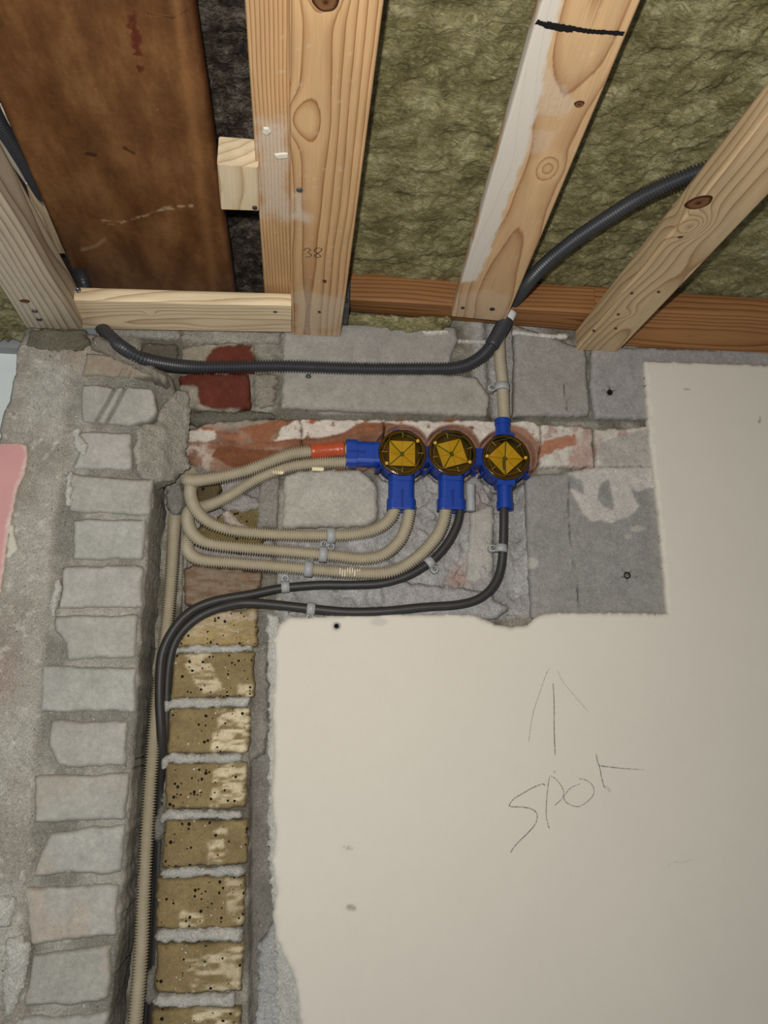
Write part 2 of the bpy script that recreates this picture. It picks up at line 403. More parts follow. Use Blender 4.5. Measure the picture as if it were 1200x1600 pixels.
def tube_mesh(path, rad, seg=14, caps=True, radii=None):
    path = np.asarray(path, float); n = len(path)
    T = np.gradient(path, axis=0); T /= np.linalg.norm(T, axis=1)[:, None]
    ref = np.array([0, -1.0, 0.05]); Bn = np.zeros_like(path)
    b0 = np.cross(T[0], ref); b0 /= np.linalg.norm(b0); Bn[0] = b0
    for i in range(1, n):
        b = Bn[i-1]-T[i]*(Bn[i-1]@T[i]); Bn[i] = b/np.linalg.norm(b)
    Nn = np.cross(Bn, T)
    a = np.arange(seg)*2*math.pi/seg
    R = np.full(n, rad) if radii is None else radii
    v = path[:, None]+R[:, None, None]*(np.cos(a)[None, :, None]*Bn[:, None]+np.sin(a)[None, :, None]*Nn[:, None])
    v = v.reshape(-1, 3)
    i = np.arange(n-1)[:, None]*seg; j = np.arange(seg)[None]; j2 = (j+1) % seg
    f = np.stack([i+j, i+j2, i+seg+j2, i+seg+j], -1).reshape(-1, 4)
    return v, f[:, ::-1].copy()
def spline(pts, step):
    p = np.array(pts, float); p = np.vstack([2*p[0]-p[1], p, 2*p[-1]-p[-2]]); out = []
    for i in range(1, len(p)-2):
        t = np.linspace(0, 1, 40, endpoint=False)[:, None]
        a, b, c, d = p[i-1], p[i], p[i+1], p[i+2]
        out.append(0.5*((2*b)+(-a+c)*t+(2*a-5*b+4*c-d)*t**2+(-a+3*b-3*c+d)*t**3))
    out = np.vstack(out+[p[-2:-1]])
    s = np.concatenate([[0], np.cumsum(np.linalg.norm(np.diff(out, axis=0), axis=1))])
    m = max(2, int(s[-1]/step)); t = np.linspace(0, s[-1], m)
    return np.stack([np.interp(t, s, out[:, k]) for k in range(3)], 1)
def smoothpath(pts, step):
    q = spline(pts, 0.002)
    k = 9; ker = np.ones(k)/k
    qq = np.stack([np.convolve(np.pad(q[:, i], k//2, mode='edge'), ker, 'valid') for i in range(3)], 1); qq[0] = q[0]; qq[-1] = q[-1]
    s = np.concatenate([[0], np.cumsum(np.linalg.norm(np.diff(qq, axis=0), axis=1))])
    m = max(2, int(s[-1]/step)); t = np.linspace(0, s[-1], m)
    return np.stack([np.interp(t, s, qq[:, i]) for i in range(3)], 1)
def conduit(pts, rad, pitch=0.0034):
    path = smoothpath(pts, pitch/4)
    k = np.arange(len(path)) % 4
    radii = rad+np.where((k == 1) | (k == 2), 0.0, -0.0030)
    return path, tube_mesh(path, rad, 18, radii=radii)
def cap_tube(name, pts, rad, mat, parent=None, seg=14, step=0.004, loc=None):
    path = smoothpath(pts, step); v, f = tube_mesh(path, rad, seg)
    n = len(v)
    faces = [tuple(x) for x in f]+[tuple(range(seg)), tuple(range(n-1, n-seg-1, -1))]
    return mesh(name, v, faces, mat, parent, True, None, loc)
def loft(rings, cap0=True, cap1=True):
    m = len(rings[0]); v = np.concatenate(rings); f = []
    for k in range(len(rings)-1):
        for i in range(m):
            j = (i+1) % m; f.append((k*m+i, k*m+j, (k+1)*m+j, (k+1)*m+i))
    if cap0: f.append(tuple(range(m-1, -1, -1)))
    if cap1: f.append(tuple((len(rings)-1)*m+i for i in range(m)))
    return v, f
def join(parts):
    V, Fs, o = [], [], 0
    for v, f in parts:
        V.append(v); Fs += [tuple(i+o for i in x) for x in f]; o += len(v)
    return np.concatenate(V), Fs
def disc_rings(c, axis, prof, seg=32):
    """lathe: prof list of (radius, offset along axis)"""
    axis = unit(axis); t = unit(np.cross(axis, [0.3, 0.1, 1.0])); b = np.cross(axis, t)
    a = np.arange(seg)*2*math.pi/seg
    return [c+axis*o+r*(np.cos(a)[:, None]*t+np.sin(a)[:, None]*b) for r, o in prof]
def obox(c, ax, hs, bev=0.0006):
    """oriented box with chamfered edges; ax = 3 unit axes, hs half sizes"""
    a, b, n = [np.asarray(x, float) for x in ax]; rings = []
    for o, s in ((-hs[2], bev), (-hs[2]+bev, 0), (hs[2]-bev, 0), (hs[2], bev)):
        x, y = hs[0]-s, hs[1]-s; k = bev
        pr = [(-x+k, -y), (x-k, -y), (x, -y+k), (x, y-k), (x-k, y), (-x+k, y), (-x, y-k), (-x, -y+k)]
        rings.append(np.array([c+a*p+b*q+n*o for p, q in pr]))
    return loft(rings)
NY = np.array([0, -1.0, 0])
XA, YA, ZA = np.array([1., 0, 0]), np.array([0, 1., 0]), np.array([0, 0, 1.])

def screw(name, c, normal, parent, rad=0.0035, mat=None, cross=True):
    normal = unit(normal); r = disc_rings(np.asarray(c, float), normal, [(rad*0.9, -0.003), (rad, 0.0), (rad, 0.0006), (rad*0.75, 0.0012), (rad*0.45, 0.0012), (rad*0.3, 0.0002)], 14)
    s = mesh(name, *loft(r), mat or M_STEEL, parent, True)
    return s

def ribbon(name, pts3, width, nrm, mat, parent, press=1.0, lift=0.0004):
    p = spline(pts3, 0.0015) if len(pts3) > 2 else np.linspace(pts3[0], pts3[1], 12)
    T = np.gradient(p, axis=0); T /= np.linalg.norm(T, axis=1)[:, None]+1e-9
    S_ = np.cross(T, nrm); wv = width/2*(0.8+0.4*RS.rand(len(p)))[:, None]
    if callable(press): pr = press(np.linspace(0, 1, len(p)))
    else: pr = np.full(len(p), press)
    v = np.concatenate([p+S_*wv+nrm*lift, p-S_*wv+nrm*lift]); n = len(p)
    f = np.array([(i, i+1, n+i+1, n+i) for i in range(n-1)])
    return mesh(name, v, f, mat, parent, False, {'press': np.concatenate([pr, pr])})

# ------------------------------------------------------------ timbers
def timber(name, quad, h, label, cat, mat, group=None, extend=None, pith=(0.03, -0.03), wander=0.02, knots=(), rings=150, seed=0,
           tint=None, bottom_disp=None, parent=None, res=0.004, bev=0.0015, wob=0.006, wscale=3.0):
    """quad: wallL, wallR, nearR, nearL corners of the visible underside in world coordinates."""
    wl, wr, nr, nl = [np.array(q, float) for q in quad]
    if extend is not None:
        for_dir = (nl-wl); nl = wl+for_dir*((extend-wl[1])/for_dir[1]); for_dir = (nr-wr); nr = wr+for_dir*((extend-wr[1])/for_dir[1])
    L = np.linalg.norm(nl-wl); W = np.linalg.norm(wr-wl)
    nl_, nw_, nh_ = max(2, int(L/res/1.5)), max(3, int(W/res)), max(2, int(h/res/1.5))
    sl = np.linspace(0, 1, nl_); 
    def chamf(n, tot):
        s = np.linspace(0, 1, n); return np.sort(np.concatenate([s, [bev/tot, 1-bev/tot]]))
    sw = chamf(nw_, W); sh = chamf(nh_, h)
    # perimeter loop in (w,t): bottom t=0, right w=1, top, left
    loop = [(a, 0.0) for a in sw[1:-1]]+[(1.0, b) for b in sh[1:-1]]+[(a, 1.0) for a in sw[::-1][1:-1]]+[(0.0, b) for b in sh[::-1][1:-1]]
    loop = np.array(loop); m = len(loop)
    A, Bm = np.meshgrid(sl, np.arange(m), indexing='ij')
    w_ = loop[Bm, 0]; t_ = loop[Bm, 1]
    a3 = A[..., None]
    base = (wl*(1-a3)+nl*a3)*(1-w_[..., None])+(wr*(1-a3)+nr*a3)*w_[..., None]
    v = base+ZA*(t_*h)[..., None]
    l = A*L; ww = (w_)*W; tt = t_*h
    v = v.reshape(-1, 3)
    def ringf(l, ww, tt):
        x0 = pith[0]+wander*(fbm(l*0+2.2+seed, l, wscale, 3, seed)-0.5)*2; z0 = pith[1]+wander*(fbm(l*0+7.1, l, wscale, 3, seed+9)-0.5)*2
        rr = np.hypot(ww-x0, tt-z0)
        rr = rr+wob*(fbm(l*4+5, ww*40+tt*30, 1, 3, seed+3)-0.5)
        f = rr*rings
        for kl, kw, ka, ks in knots:
            d2 = ((l-kl)/(ks*1.5))**2+((ww-kw)/ks)**2
            f = f+ka*np.exp(-d2)
        return f
    ring = ringf(l.ravel(), ww.ravel(), tt.ravel())
    gco = np.stack([l.ravel()+seed, ww.ravel(), tt.ravel()], 1)
    i = np.arange(nl_-1)[:, None]*m; j = np.arange(m)[None]; j2 = (j+1) % m
    f = np.stack([i+j, i+m+j, i+m+j2, i+j2], -1).reshape(-1, 4)
    faces = [tuple(x) for x in f]
    # end caps as own vertices so the end grain reads
    vs, rg, gc = [v], [ring], [gco]; off = len(v)
    for k, s in ((0, 0), (nl_-1, 1)):
        sec = v[k*m:(k+1)*m]; cen = sec.mean(0)
        vs += [sec, cen[None]]; 
        lw = loop[:, 0]*W; lt = loop[:, 1]*h
        rg += [ring[k*m:(k+1)*m], np.array([ring[k*m:(k+1)*m].mean()])]
        gc += [np.stack([np.full(m, s*L), lw, lt], 1), np.array([[s*L, W/2, h/2]])]
        for q in range(m):
            q2 = (q+1) % m
            faces.append((off+q, off+q2, off+m) if k == 0 else (off+q2, off+q, off+m))
        off += m+1
    v = np.concatenate(vs); ring = np.concatenate(rg); gco = np.concatenate(gc)
    px, py = proj(v)
    col = np.zeros((len(v), 4))
    if tint is not None: col = tint(px, py, gco)
    root = thing(name, label, cat, tuple((wl+wr)/2), group) if parent is None else parent
    o = mesh('beam' if parent is None else name, v, faces, mat, root, True, {'ring': ring, 'gco': gco, 'Col': col})
    return root
def knot(c, nrm, parent, rx, ry, rot=0.0, ringc=True):
    nrm = unit(nrm); a = unit(np.cross(nrm, [0.2, 1, 0.1])); b = np.cross(nrm, a)
    a, b = a*math.cos(rot)+b*math.sin(rot), -a*math.sin(rot)+b*math.cos(rot)
    t = np.arange(24)*2*math.pi/24; rings = []
    for s, o in ((1.12, -0.0005), (1.0, 0.0003), (0.72, 0.0005), (0.4, 0.0001), (0.12, 0.0003)):
        rings.append(np.asarray(c)+(np.cos(t)*rx*s*(1+0.08*np.sin(3*t)))[:, None]*a+(np.sin(t)*ry*s)[:, None]*b+nrm*o)
    v, f = loft(rings, False, True)
    cols = {0: (70, 40, 24), 1: (52, 26, 14), 2: (120, 84, 54), 3: (112, 76, 48), 4: (66, 38, 22)}
    col = np.concatenate([np.repeat(lin(cols[k])[None], 24, 0) for k in range(5)])
    return mesh('knot', v, f, M_REDBRICK, parent, True, {'Col': col})

# ============================================================ SETTING: back wall
ZJ = 2.3213
BOX = [(629, 707), (707, 707), (791, 714)]
wb = structure('wall_back', tuple(P(700, 1130, 0.02)))
CH_POLY = [(590, 728), (830, 728), (835, 960), (700, 985), (440, 985), (436, 826), (590, 822)]
def base_disp(px, py, u, v, d):
    h = np.zeros_like(px)
    # deep cable chase beside the pier
    xl = np.interp(py, [700, 760, 1600, 1800], [270, 236, 160, 140]); xr = np.interp(py, [700, 760, 960, 1120, 1600, 1800], [290, 292, 285, 262, 238, 230])
    ch = ss(0, 10, px-xl)*ss(0, 8, xr-px)*ss(735, 775, py)
    h -= 0.036*ch
    # broken-out hollow behind the conduit loops
    h -= 0.016*ss(0, 14, sdf(px, py, [(284, 735), (330, 728), (436, 735), (436, 900), (400, 965), (284, 960)]))
    # recess between the brown bricks and the plaster
    h -= 0.016*ss(0, 5, px-388)*ss(0, 5, 432-px)*ss(950, 975, py)
    # hacked-out area under the boxes
    s = sdf(px, py, CH_POLY); m = ss(-2, 10, s)
    rg = fbm(u, v, 22, 5, 11)-0.5; rdg = 1-np.abs(fbm(u*1.0+v*0.5, v, 38, 3, 12)*2-1)
    h += m*(0.004+rg*0.02-0.006*ss(0.86, 0.98, rdg))
    # vertical channel for the single conduit
    cx = np.interp(py, [440, 520, 640, 730, 950], [779, 781, 788, 790, 792]); g = np.abs(px-cx-4)
    h += -0.013*ss(34, 18, g)*ss(985, 940, py)+0.004*np.exp(-((px-cx-26)/5.0)**2)*ss(735, 760, py)*ss(970, 940, py)
    h -= 0.006*np.exp(-((px-(cx+40-0.02*py+20))/4.5)**2)*ss(740, 760, py)*ss(970, 930, py)*0.8
    # drilled hollows for the boxes
    for bx, by in BOX: h -= 0.02*ss(50, 42, np.hypot(px-bx+2, py-by-4))
    return h
def base_col(px, py, u, v, d):
    n = fbm(u, v, 30, 5, 2); n2 = fbm(u, v, 12, 4, 3)
    c = mixc(lin((116, 111, 98))[None], lin((160, 155, 142))[None], ss(0.35, 0.65, n))
    c = mixc(c, lin((170, 167, 164))[None]*(0.72+0.56*fbm(u, v, 55, 5, 14))[:, None], ss(-4, 6, sdf(px, py, CH_POLY))*0.95)
    c = mixc(c, lin((176, 172, 166))[None], ss(735, 745, px)*ss(870, 830, px)*ss(655, 640, py)*0.9)
    # reddish brick dust
    c = mixc(c, lin((176, 140, 126))[None], np.exp(-(((px-715)/28)**2+((py-905)/22)**2))*0.75*ss(0.3, 0.6, n))
    c = mixc(c, lin((178, 150, 142))[None], np.exp(-(((px-745)/20)**2+((py-790)/25)**2))*0.5)
    st = ss(388, 396, px)*ss(433, 427, px)*ss(940, 960, py)
    c = mixc(c, (lin((138, 133, 124))[None]*(0.75+0.5*n)[:, None]), st)
    hol = ss(0, 10, sdf(px, py, [(284, 735), (330, 728), (436, 735), (436, 900), (400, 965), (284, 960)]))
    c = mixc(c, lin((168, 160, 158))[None]*(0.45+0.9*n2)[:, None], hol*0.8)
    dk = ss(0, 10, sdf(px, py, [(283, 640), (420, 640), (770, 648), (830, 650), (1020, 655), (1020, 668), (770, 660), (300, 662)]))
    c = mixc(c, lin((112, 108, 96))[None], ss(645, 650, py)*ss(662, 656, py)*0.8+0*dk)
    for bx, by in BOX:
        rr = np.hypot(px-bx, py-by); c = mixc(c, lin((150, 84, 50))[None], ss(54, 50, rr)*ss(745, 725, py))
    return c
field('mortar_bed', [(150, 492), (460, 496), (540, 484), (900, 492), (1650, 540), (1650, 1760), (130, 1760), (140, 1600), (205, 735), (150, 600)], 0.012, wb, M_MORTAR, base_col,
      res=0.0026, thick=0.1, r=0.002, disp=0.0028, dscale=38, dispfn=base_disp, edge=0)

def block(name, poly, Y, col, mat=M_BLOCK, **k):
    kk = dict(res=0.0026, thick=0.018, r=0.003, edge=0.0012, disp=0.0004)
    kk.update(k); return field(name, poly, Y, wb, mat, col, **kk)
def cracked(rgb, lines, extra=None, var=0.08, seed=0):
    f0 = flatcol(rgb, var, 30, seed, edgec=None)
    def f(px, py, u, v, d):
        c = f0(px, py, u, v, d)
        for pts in lines: c = mixc(c, lin((70, 66, 60))[None], ss(1.8, 0.6, linedist(px, py, pts))*0.75*ss(0.25, 0.5, fbm(u, v, 90, 3, 4)))
        if extra is not None: c = extra(c, px, py, u, v)
        return c
    return f
def holecross(c, px, py, hx, hy, n=4, ph=0.4, L=13):
    a = np.arctan2(py-hy, px-hx); r = np.hypot(px-hx, py-hy)
    s = np.abs(((a-ph+math.pi) % (2*math.pi/n))-math.pi/n)*r
    return mixc(c, lin((64, 60, 56))[None], ss(1.5, 0.4, s)*ss(L*(0.45+0.6*((np.floor((a-ph)*n/6.2832)*0.37) % 1)), L*0.3, r)*0.75)
GB = (176, 171, 162)
block('block', [(443, 505), (600, 505), (712, 510), (716, 530), (706, 552), (704, 569), (560, 566), (443, 562)], 0.0, cracked((160, 155, 147), []), seed=1)
block('block', [(443, 576), (600, 581), (700, 584), (745, 588), (766, 618), (762, 648), (600, 642), (440, 635)], -0.003,
      cracked((162, 156, 146), [], lambda c, px, py, u, v: holecross(c, px, py, 482, 588, 5)), seed=2)
block('block', [(443, 742), (472, 733), (560, 732), (580, 744), (590, 760), (591, 808), (575, 821), (500, 822), (440, 824)], -0.004,
      cracked((174, 169, 158), []), seed=3, r=0.006, edge=0.002)
block('block', [(803, 505), (915, 545), (922, 648), (803, 648), (806, 560)], -0.001,
      cracked((154, 149, 142), [[(881, 575), (882, 610), (886, 645)]]), seed=4)
block('block', [(926, 540), (1330, 552), (1330, 655), (1010, 653), (932, 651), (924, 600)], -0.002,
      cracked((156, 152, 148), [], lambda c, px, py, u, v: holecross(c, px, py, 953, 613, 5, 0.9, 15)), seed=5)
def b6x(c, px, py, u, v):
    n = fbm(u, v, 60, 4, 9)
    pl = sdf(px, py, [(868, 728), (915, 722), (1022, 726), (1024, 762), (1015, 760), (1008, 762), (994, 768), (985, 758), (990, 775), (1000, 790), (990, 802), (978, 808), (955, 818), (940, 812), (925, 815), (910, 800), (900, 780), (892, 765), (902, 768), (912, 772), (908, 752)])
    hl = sdf(px, py, [(944, 752), (952, 750), (955, 770), (960, 790), (955, 798), (944, 792), (935, 780), (935, 765)])
    m = ss(-2, 2, np.minimum(pl, -hl)+(n-0.5)*6)
    c = mixc(c, lin((198, 191, 183))[None], m*0.9)
    for bx, by, rx, ry in ((832, 880, 10, 9), (996, 826, 14, 6), (980, 838, 6, 4)):
        c = mixc(c, lin((188, 184, 174))[None], ss(1.1, 0.7, np.hypot((px-bx)/rx, (py-by)/ry)+(n-0.5))*0.7)
    return holecross(c, px, py, 980, 899, 5, 0.3, 22)
block('block', [(822, 742), (880, 738), (935, 728), (1060, 728), (1060, 975), (900, 975), (832, 965), (826, 850)], -0.002,
      cracked((148, 145, 140), [[(889, 748), (887, 800), (893, 860), (900, 910), (905, 948)]], b6x), seed=6)
block('block', [(735, 800), (772, 786), (771, 860), (772, 895), (745, 912), (728, 905), (733, 850)], 0.006, cracked((174, 169, 160), []), seed=7, r=0.004, edge=0.0018)
block('mortar_fill', [(405, 745), (437, 740), (434, 822), (402, 824)], 0.004, flatcol((142, 135, 126), 0.1), M_MORTAR, seed=8)
block('mortar_fill', [(352, 888), (436, 895), (432, 955), (345, 958)], 0.010, flatcol((128, 122, 110), 0.15), M_MORTAR, seed=9, disp=0.0015)
for hx, hy, hr, hl in ((482, 588, 0.0036, -0.0032), (953, 613, 0.0045, -0.0028), (980, 899, 0.0052, -0.0026)):
    cc_ = P(hx, hy, hl); rg = disc_rings(cc_, NY, [(hr, -0.001), (hr, 0.0004), (hr*0.7, 0.0004), (hr*0.6, -0.0006), (0.0001, -0.0006)], 18)
    mesh('plug_hole_shade', *loft(rg, False, True), M_HOLE, wb, True)  # flat dark disc paints the shade of a hole that is not cut
# broken concrete remnants in the hacked-out area
block('concrete_remnant', [(592, 905), (700, 915), (760, 925), (800, 950), (780, 966), (600, 966), (470, 966), (440, 955), (520, 962), (600, 958)], -0.003, flatcol((166, 162, 160), 0.12), M_MORTAR, seed=10, disp=0.003, edge=0.003, r=0.006)
block('mortar_ridge', [(803, 512), (842, 519), (890, 520), (888, 527), (845, 527), (800, 521)], -0.003, flatcol((206, 202, 192), 0.05), M_MORTAR, seed=11, disp=0.001, r=0.003, thick=0.01)
block('mortar_ridge', [(656, 514), (694, 513), (712, 516), (690, 521), (664, 522)], -0.005, flatcol((214, 208, 194), 0.05), M_MORTAR, seed=12, disp=0.001, r=0.003, thick=0.01)
block('mortar_ridge', [(714, 528), (760, 530), (796, 520), (768, 534), (716, 533)], 0.004, flatcol((200, 196, 188), 0.05), M_MORTAR, seed=13, disp=0.001, r=0.003, thick=0.015)

# course of clay-stained bricks along the boxes
def band_col(px, py, u, v, d):
    n = fbm(u, v, 45, 5, 21); n2 = fbm(u, v, 110, 4, 22); n3 = fbm(u, v*2, 22, 4, 23)
    c = mixc(lin((122, 84, 66))[None], lin((150, 118, 98))[None], ss(0.35, 0.65, n))
    # left end: grey lime over the top
    c = mixc(c, lin((150, 140, 126))[None], ss(676, 664, py+(n-0.5)*14)*ss(440, 400, px)*0.9)
    wl = ss(0, 3, sdf(px, py, [(286, 672), (335, 668), (340, 690), (300, 692), (286, 688)])+(n2-0.5)*8)
    c = mixc(c, lin((206, 198, 186))[None], wl*0.9)
    wl = ss(690, 700, py)*ss(350, 315, px)*ss(0.48, 0.58, n2)
    c = mixc(c, lin((196, 182, 168))[None], wl*0.7)
    wr = ss(0, 4, sdf(px, py, [(422, 694), (440, 670), (462, 655), (560, 650), (850, 650), (850, 705), (760, 705), (560, 672), (500, 690)])+(n2-0.5)*14)
    wr = wr*ss(0.30, 0.40, n2*0.6+n*0.4)
    c = mixc(c, lin((212, 202, 190))[None], wr*0.92)
    # orange clay smears
    yc = np.interp(px, [320, 400, 440, 500, 540, 565, 600, 640], [700, 697, 693, 691, 682, 671, 668, 672])
    wd = np.interp(px, [320, 400, 440, 520, 560, 600], [3, 3, 5, 7, 10, 8])
    sm = ss(1.2, 0.75, np.abs(py-yc)/wd+(n3-0.5)*0.7)*ss(318, 330, px)*ss(650, 610, px)
    c = mixc(c, lin((150, 102, 76))[None]*(0.62+0.4*n)[:, None], sm)
    for pl, cc in (([(372, 668), (420, 660), (445, 652), (456, 658), (436, 668), (424, 680), (420, 696), (405, 700), (392, 684)], (156, 104, 74)),
                   ([(345, 680), (378, 678), (386, 688), (355, 690)], (168, 114, 84)), ([(314, 667), (335, 668), (334, 673), (316, 672)], (164, 104, 74)),
                   ([(338, 702), (352, 696), (440, 704), (438, 716), (400, 728), (355, 726), (330, 712)], (128, 80, 54)),
                   ([(565, 652), (572, 655), (582, 672), (574, 672)], (168, 106, 72)), ([(476, 660), (492, 653), (500, 654), (488, 662)], (176, 104, 74))):
        c = mixc(c, lin(cc)[None]*(0.62+0.4*n)[:, None], ss(-1, 2, sdf(px, py, pl)+(n2-0.5)*6))
    for bx, by in BOX:
        rr = np.hypot(px-bx, py-by); k = np.where(px > 795, 55, 48) if bx > 750 else 47
        c = mixc(c, lin((158, 118, 96))[None]*(0.8+0.3*n)[:, None], ss(k, k-4, rr+(n-0.5)*6))
    return c
def band_disp(px, py, u, v, d):
    n3 = fbm(u*0.6, v*2, 40, 4, 23)
    h = -0.012*np.clip((py-694)/32, 0, 1.3)**2*ss(560, 480, px)+(n3-0.5)*0.004
    yc = np.interp(px, [320, 400, 440, 500, 540, 565, 600, 640], [700, 697, 693, 691, 682, 671, 668, 672])
    h += 0.0025*np.exp(-((py-yc)/5)**2)*ss(640, 600, px)
    for bx, by in BOX: h -= 0.014*ss(47, 43, np.hypot(px-bx, py-by-3))
    return h
for q, sd in (([(284, 682), (296, 670), (330, 660), (380, 655), (470, 654), (470, 738), (400, 734), (330, 733), (300, 724), (285, 710)], 1),
          ([(472, 654), (590, 654), (600, 655), (600, 728), (560, 732), (472, 738)], 2),
          ([(602, 655), (720, 656), (836, 657), (846, 664), (842, 722), (836, 732), (600, 729)], 3)):
    field('brick', q, -0.003, wb, M_STAIN, band_col, res=0.0018, thick=0.03, r=0.004, edge=0.002, disp=0.001, dispfn=band_disp, seed=30+sd)
def bandr(px, py, u, v, d):
    n = fbm(u, v, 50, 5, 41); n2 = fbm(u, v, 120, 4, 42)
    c = mixc(lin((178, 150, 140))[None], lin((198, 190, 178))[None], ss(0.35, 0.55, n))
    c = mixc(c, lin((206, 202, 190))[None], ss(0.4, 0.55, n2)*ss(905, 880, px)*0.8)
    c = mixc(c, lin((172, 120, 94))[None], ss(-1, 3, sdf(px, py, [(838, 700), (850, 690), (900, 676), (898, 695), (870, 706), (845, 716)])+(n2-0.5)*14))
    c = mixc(c, lin((172, 166, 158))[None], ss(0, 3, sdf(px, py, [(932, 705), (935, 690), (1040, 660), (1040, 735), (936, 730)]))*0.9)
    return c
field('brick', [(846, 662), (900, 664), (926, 668), (930, 728), (845, 729)], -0.002, wb, M_STAIN, bandr, res=0.0018, thick=0.03, r=0.004, edge=0.002, disp=0.001, seed=36)
field('brick', [(932, 670), (975, 668), (1040, 662), (1040, 729), (934, 729)], -0.003, wb, M_STAIN, bandr, res=0.0018, thick=0.03, r=0.004, edge=0.002, disp=0.001, seed=37)

# red painted bricks and grey neighbours, upper left
def redcol(keep):
    def f(px, py, u, v, d):
        n = fbm(u, v, 60, 5, 51)
        c = mixc(lin((146, 138, 122))[None], lin((168, 160, 146))[None], ss(0.4, 0.6, n))
        m = ss(-2, 3, sdf(px, py, keep)+(n-0.5)*16)
        return mixc(c, lin((99, 51, 39))[None]*(0.8+0.4*fbm(u, v, 90, 3, 52))[:, None], m)
    return f
field('brick', [(283, 545), (300, 538), (360, 534), (398, 538), (397, 580), (283, 578)], 0.0, wb, M_REDBRICK, redcol([(322, 552), (340, 540), (392, 540), (400, 584), (316, 590)]), res=0.002, r=0.003, edge=0.002, disp=0.001, seed=52)
field('brick', [(279, 586), (300, 582), (390, 583), (391, 636), (360, 642), (300, 638), (281, 632)], -0.004, wb, M_REDBRICK, redcol([(276, 580), (400, 580), (400, 634), (340, 642), (312, 630), (308, 606), (276, 602)]), res=0.002, r=0.004, edge=0.002, disp=0.001, seed=53)
field('brick', [(222, 535), (276, 536), (277, 572), (262, 576), (216, 560)], 0.0, wb, M_MORTAR, flatcol((106, 102, 90), 0.15), res=0.0026, r=0.003, edge=0.002, seed=54)
field('brick', [(398, 582), (432, 584), (430, 634), (398, 634)], 0.004, wb, M_MORTAR, flatcol((146, 138, 124), 0.15), res=0.0026, r=0.003, edge=0.003, seed=55)
field('brick', [(285, 508), (340, 510), (440, 516), (438, 534), (400, 534), (300, 534), (284, 528)], 0.004, wb, M_MORTAR, flatcol((160, 154, 142), 0.15), res=0.0026, r=0.003, edge=0.003, seed=56)
field('brick', [(160, 505), (220, 507), (282, 510), (280, 528), (200, 524), (150, 520)], 0.004, wb, M_MORTAR, flatcol((164, 160, 150), 0.12), res=0.0026, r=0.003, edge=0.002, seed=57)
field('mortar_ledge', [(284, 642), (340, 640), (425, 642), (436, 650), (400, 655), (300, 662), (288, 656)], -0.002, wb, M_MORTAR, flatcol((108, 104, 92), 0.12), res=0.0026, r=0.005, edge=0.002, seed=58, disp=0.0015)

# brown brick column
def browncol(smear, seed, base=(138, 120, 84), sc=(204, 188, 154)):
    def f(px, py, u, v, d):
        n = fbm(u, v, 40, 5, seed); n2 = fbm(u*0.5, v*1.8, 130, 4, seed+3)
        c = lin(base)[None]*(0.78+0.44*n)[:, None]
        for pl, st in smear:
            m = ss(-3, 3, sdf(px, py, pl)+(n-0.5)*22)*ss(0.36, 0.62, n2)*st
            c = mixc(c, lin(sc)[None], m)
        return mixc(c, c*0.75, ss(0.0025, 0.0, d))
    return f
BR = [([(270, 1019), (398, 1018), (397, 1088), (265, 1092)], [([(285, 1020), (330, 1020), (345, 1075), (320, 1085), (290, 1040)], 0.9), ([(375, 1070), (396, 1070), (394, 1088), (372, 1086)], 1)]),
      ([(262, 1106), (392, 1104), (389, 1176), (261, 1178)], [([(336, 1106), (392, 1106), (388, 1176), (332, 1176)], 1.2)]),
      ([(258, 1192), (387, 1190), (385, 1262), (258, 1265)], [([(335, 1192), (388, 1192), (384, 1240), (330, 1262)], 1.1)]),
      ([(259, 1281), (388, 1280), (387, 1350), (251, 1357)], [([(325, 1296), (352, 1285), (356, 1330), (345, 1352), (322, 1352)], 1.0)]),
      ([(245, 1372), (384, 1369), (381, 1450), (241, 1452)], [([(352, 1372), (384, 1372), (378, 1440), (358, 1430)], 0.7), ([(285, 1430), (318, 1430), (310, 1452), (285, 1452)], 1)]),
      ([(243, 1475), (382, 1472), (377, 1550), (242, 1554)], [([(290, 1500), (382, 1474), (376, 1548), (300, 1552)], 0.9)]),
      ([(237, 1577), (377, 1575), (374, 1655), (233, 1658)], [([(305, 1578), (376, 1578), (372, 1655), (306, 1655)], 1.2)]),
      ([(231, 1676), (374, 1674), (370, 1756), (228, 1758)], [])]
for i, (q, sm) in enumerate(BR):
    field('brick', q, -0.002, wb, M_BROWNBRICK, browncol(sm, 60+i), res=0.0022, thick=0.04, r=0.004, edge=0.0018, escale=110, disp=0.001, dscale=80, seed=60+i)
field('brick', [(282, 966), (340, 955), (402, 950), (402, 1004), (396, 1010), (272, 1010)], -0.002, wb, M_BROWNBRICK,
      browncol([([(280, 950), (402, 950), (402, 990), (275, 990)], 0.9)], 71, (162, 140, 98), (182, 166, 142)), res=0.0022, thick=0.04, r=0.005, edge=0.002, disp=0.0014, seed=71)
field('brick', [(286, 888), (300, 882), (350, 886), (408, 894), (404, 945), (330, 958), (288, 944)], 0.0, wb, M_STAIN,
      browncol([([(286, 882), (408, 882), (404, 958), (288, 958)], 0.45)], 72, (118, 96, 76), (150, 136, 118)), res=0.0022, thick=0.04, r=0.005, edge=0.003, disp=0.0014, seed=72)
field('brick', [(340, 806), (370, 790), (412, 792), (412, 862), (360, 860), (300, 846), (298, 830)], 0.012, wb, M_BROWNBRICK, browncol([], 73, (116, 102, 66)), res=0.0022, thick=0.03, r=0.004, edge=0.004, disp=0.002, seed=73)
field('brick', [(304, 758), (345, 752), (342, 778), (322, 790), (305, 790)], 0.012, wb, M_BROWNBRICK, browncol([], 74, (96, 84, 58)), res=0.0022, thick=0.03, r=0.004, edge=0.003, disp=0.002, seed=74)
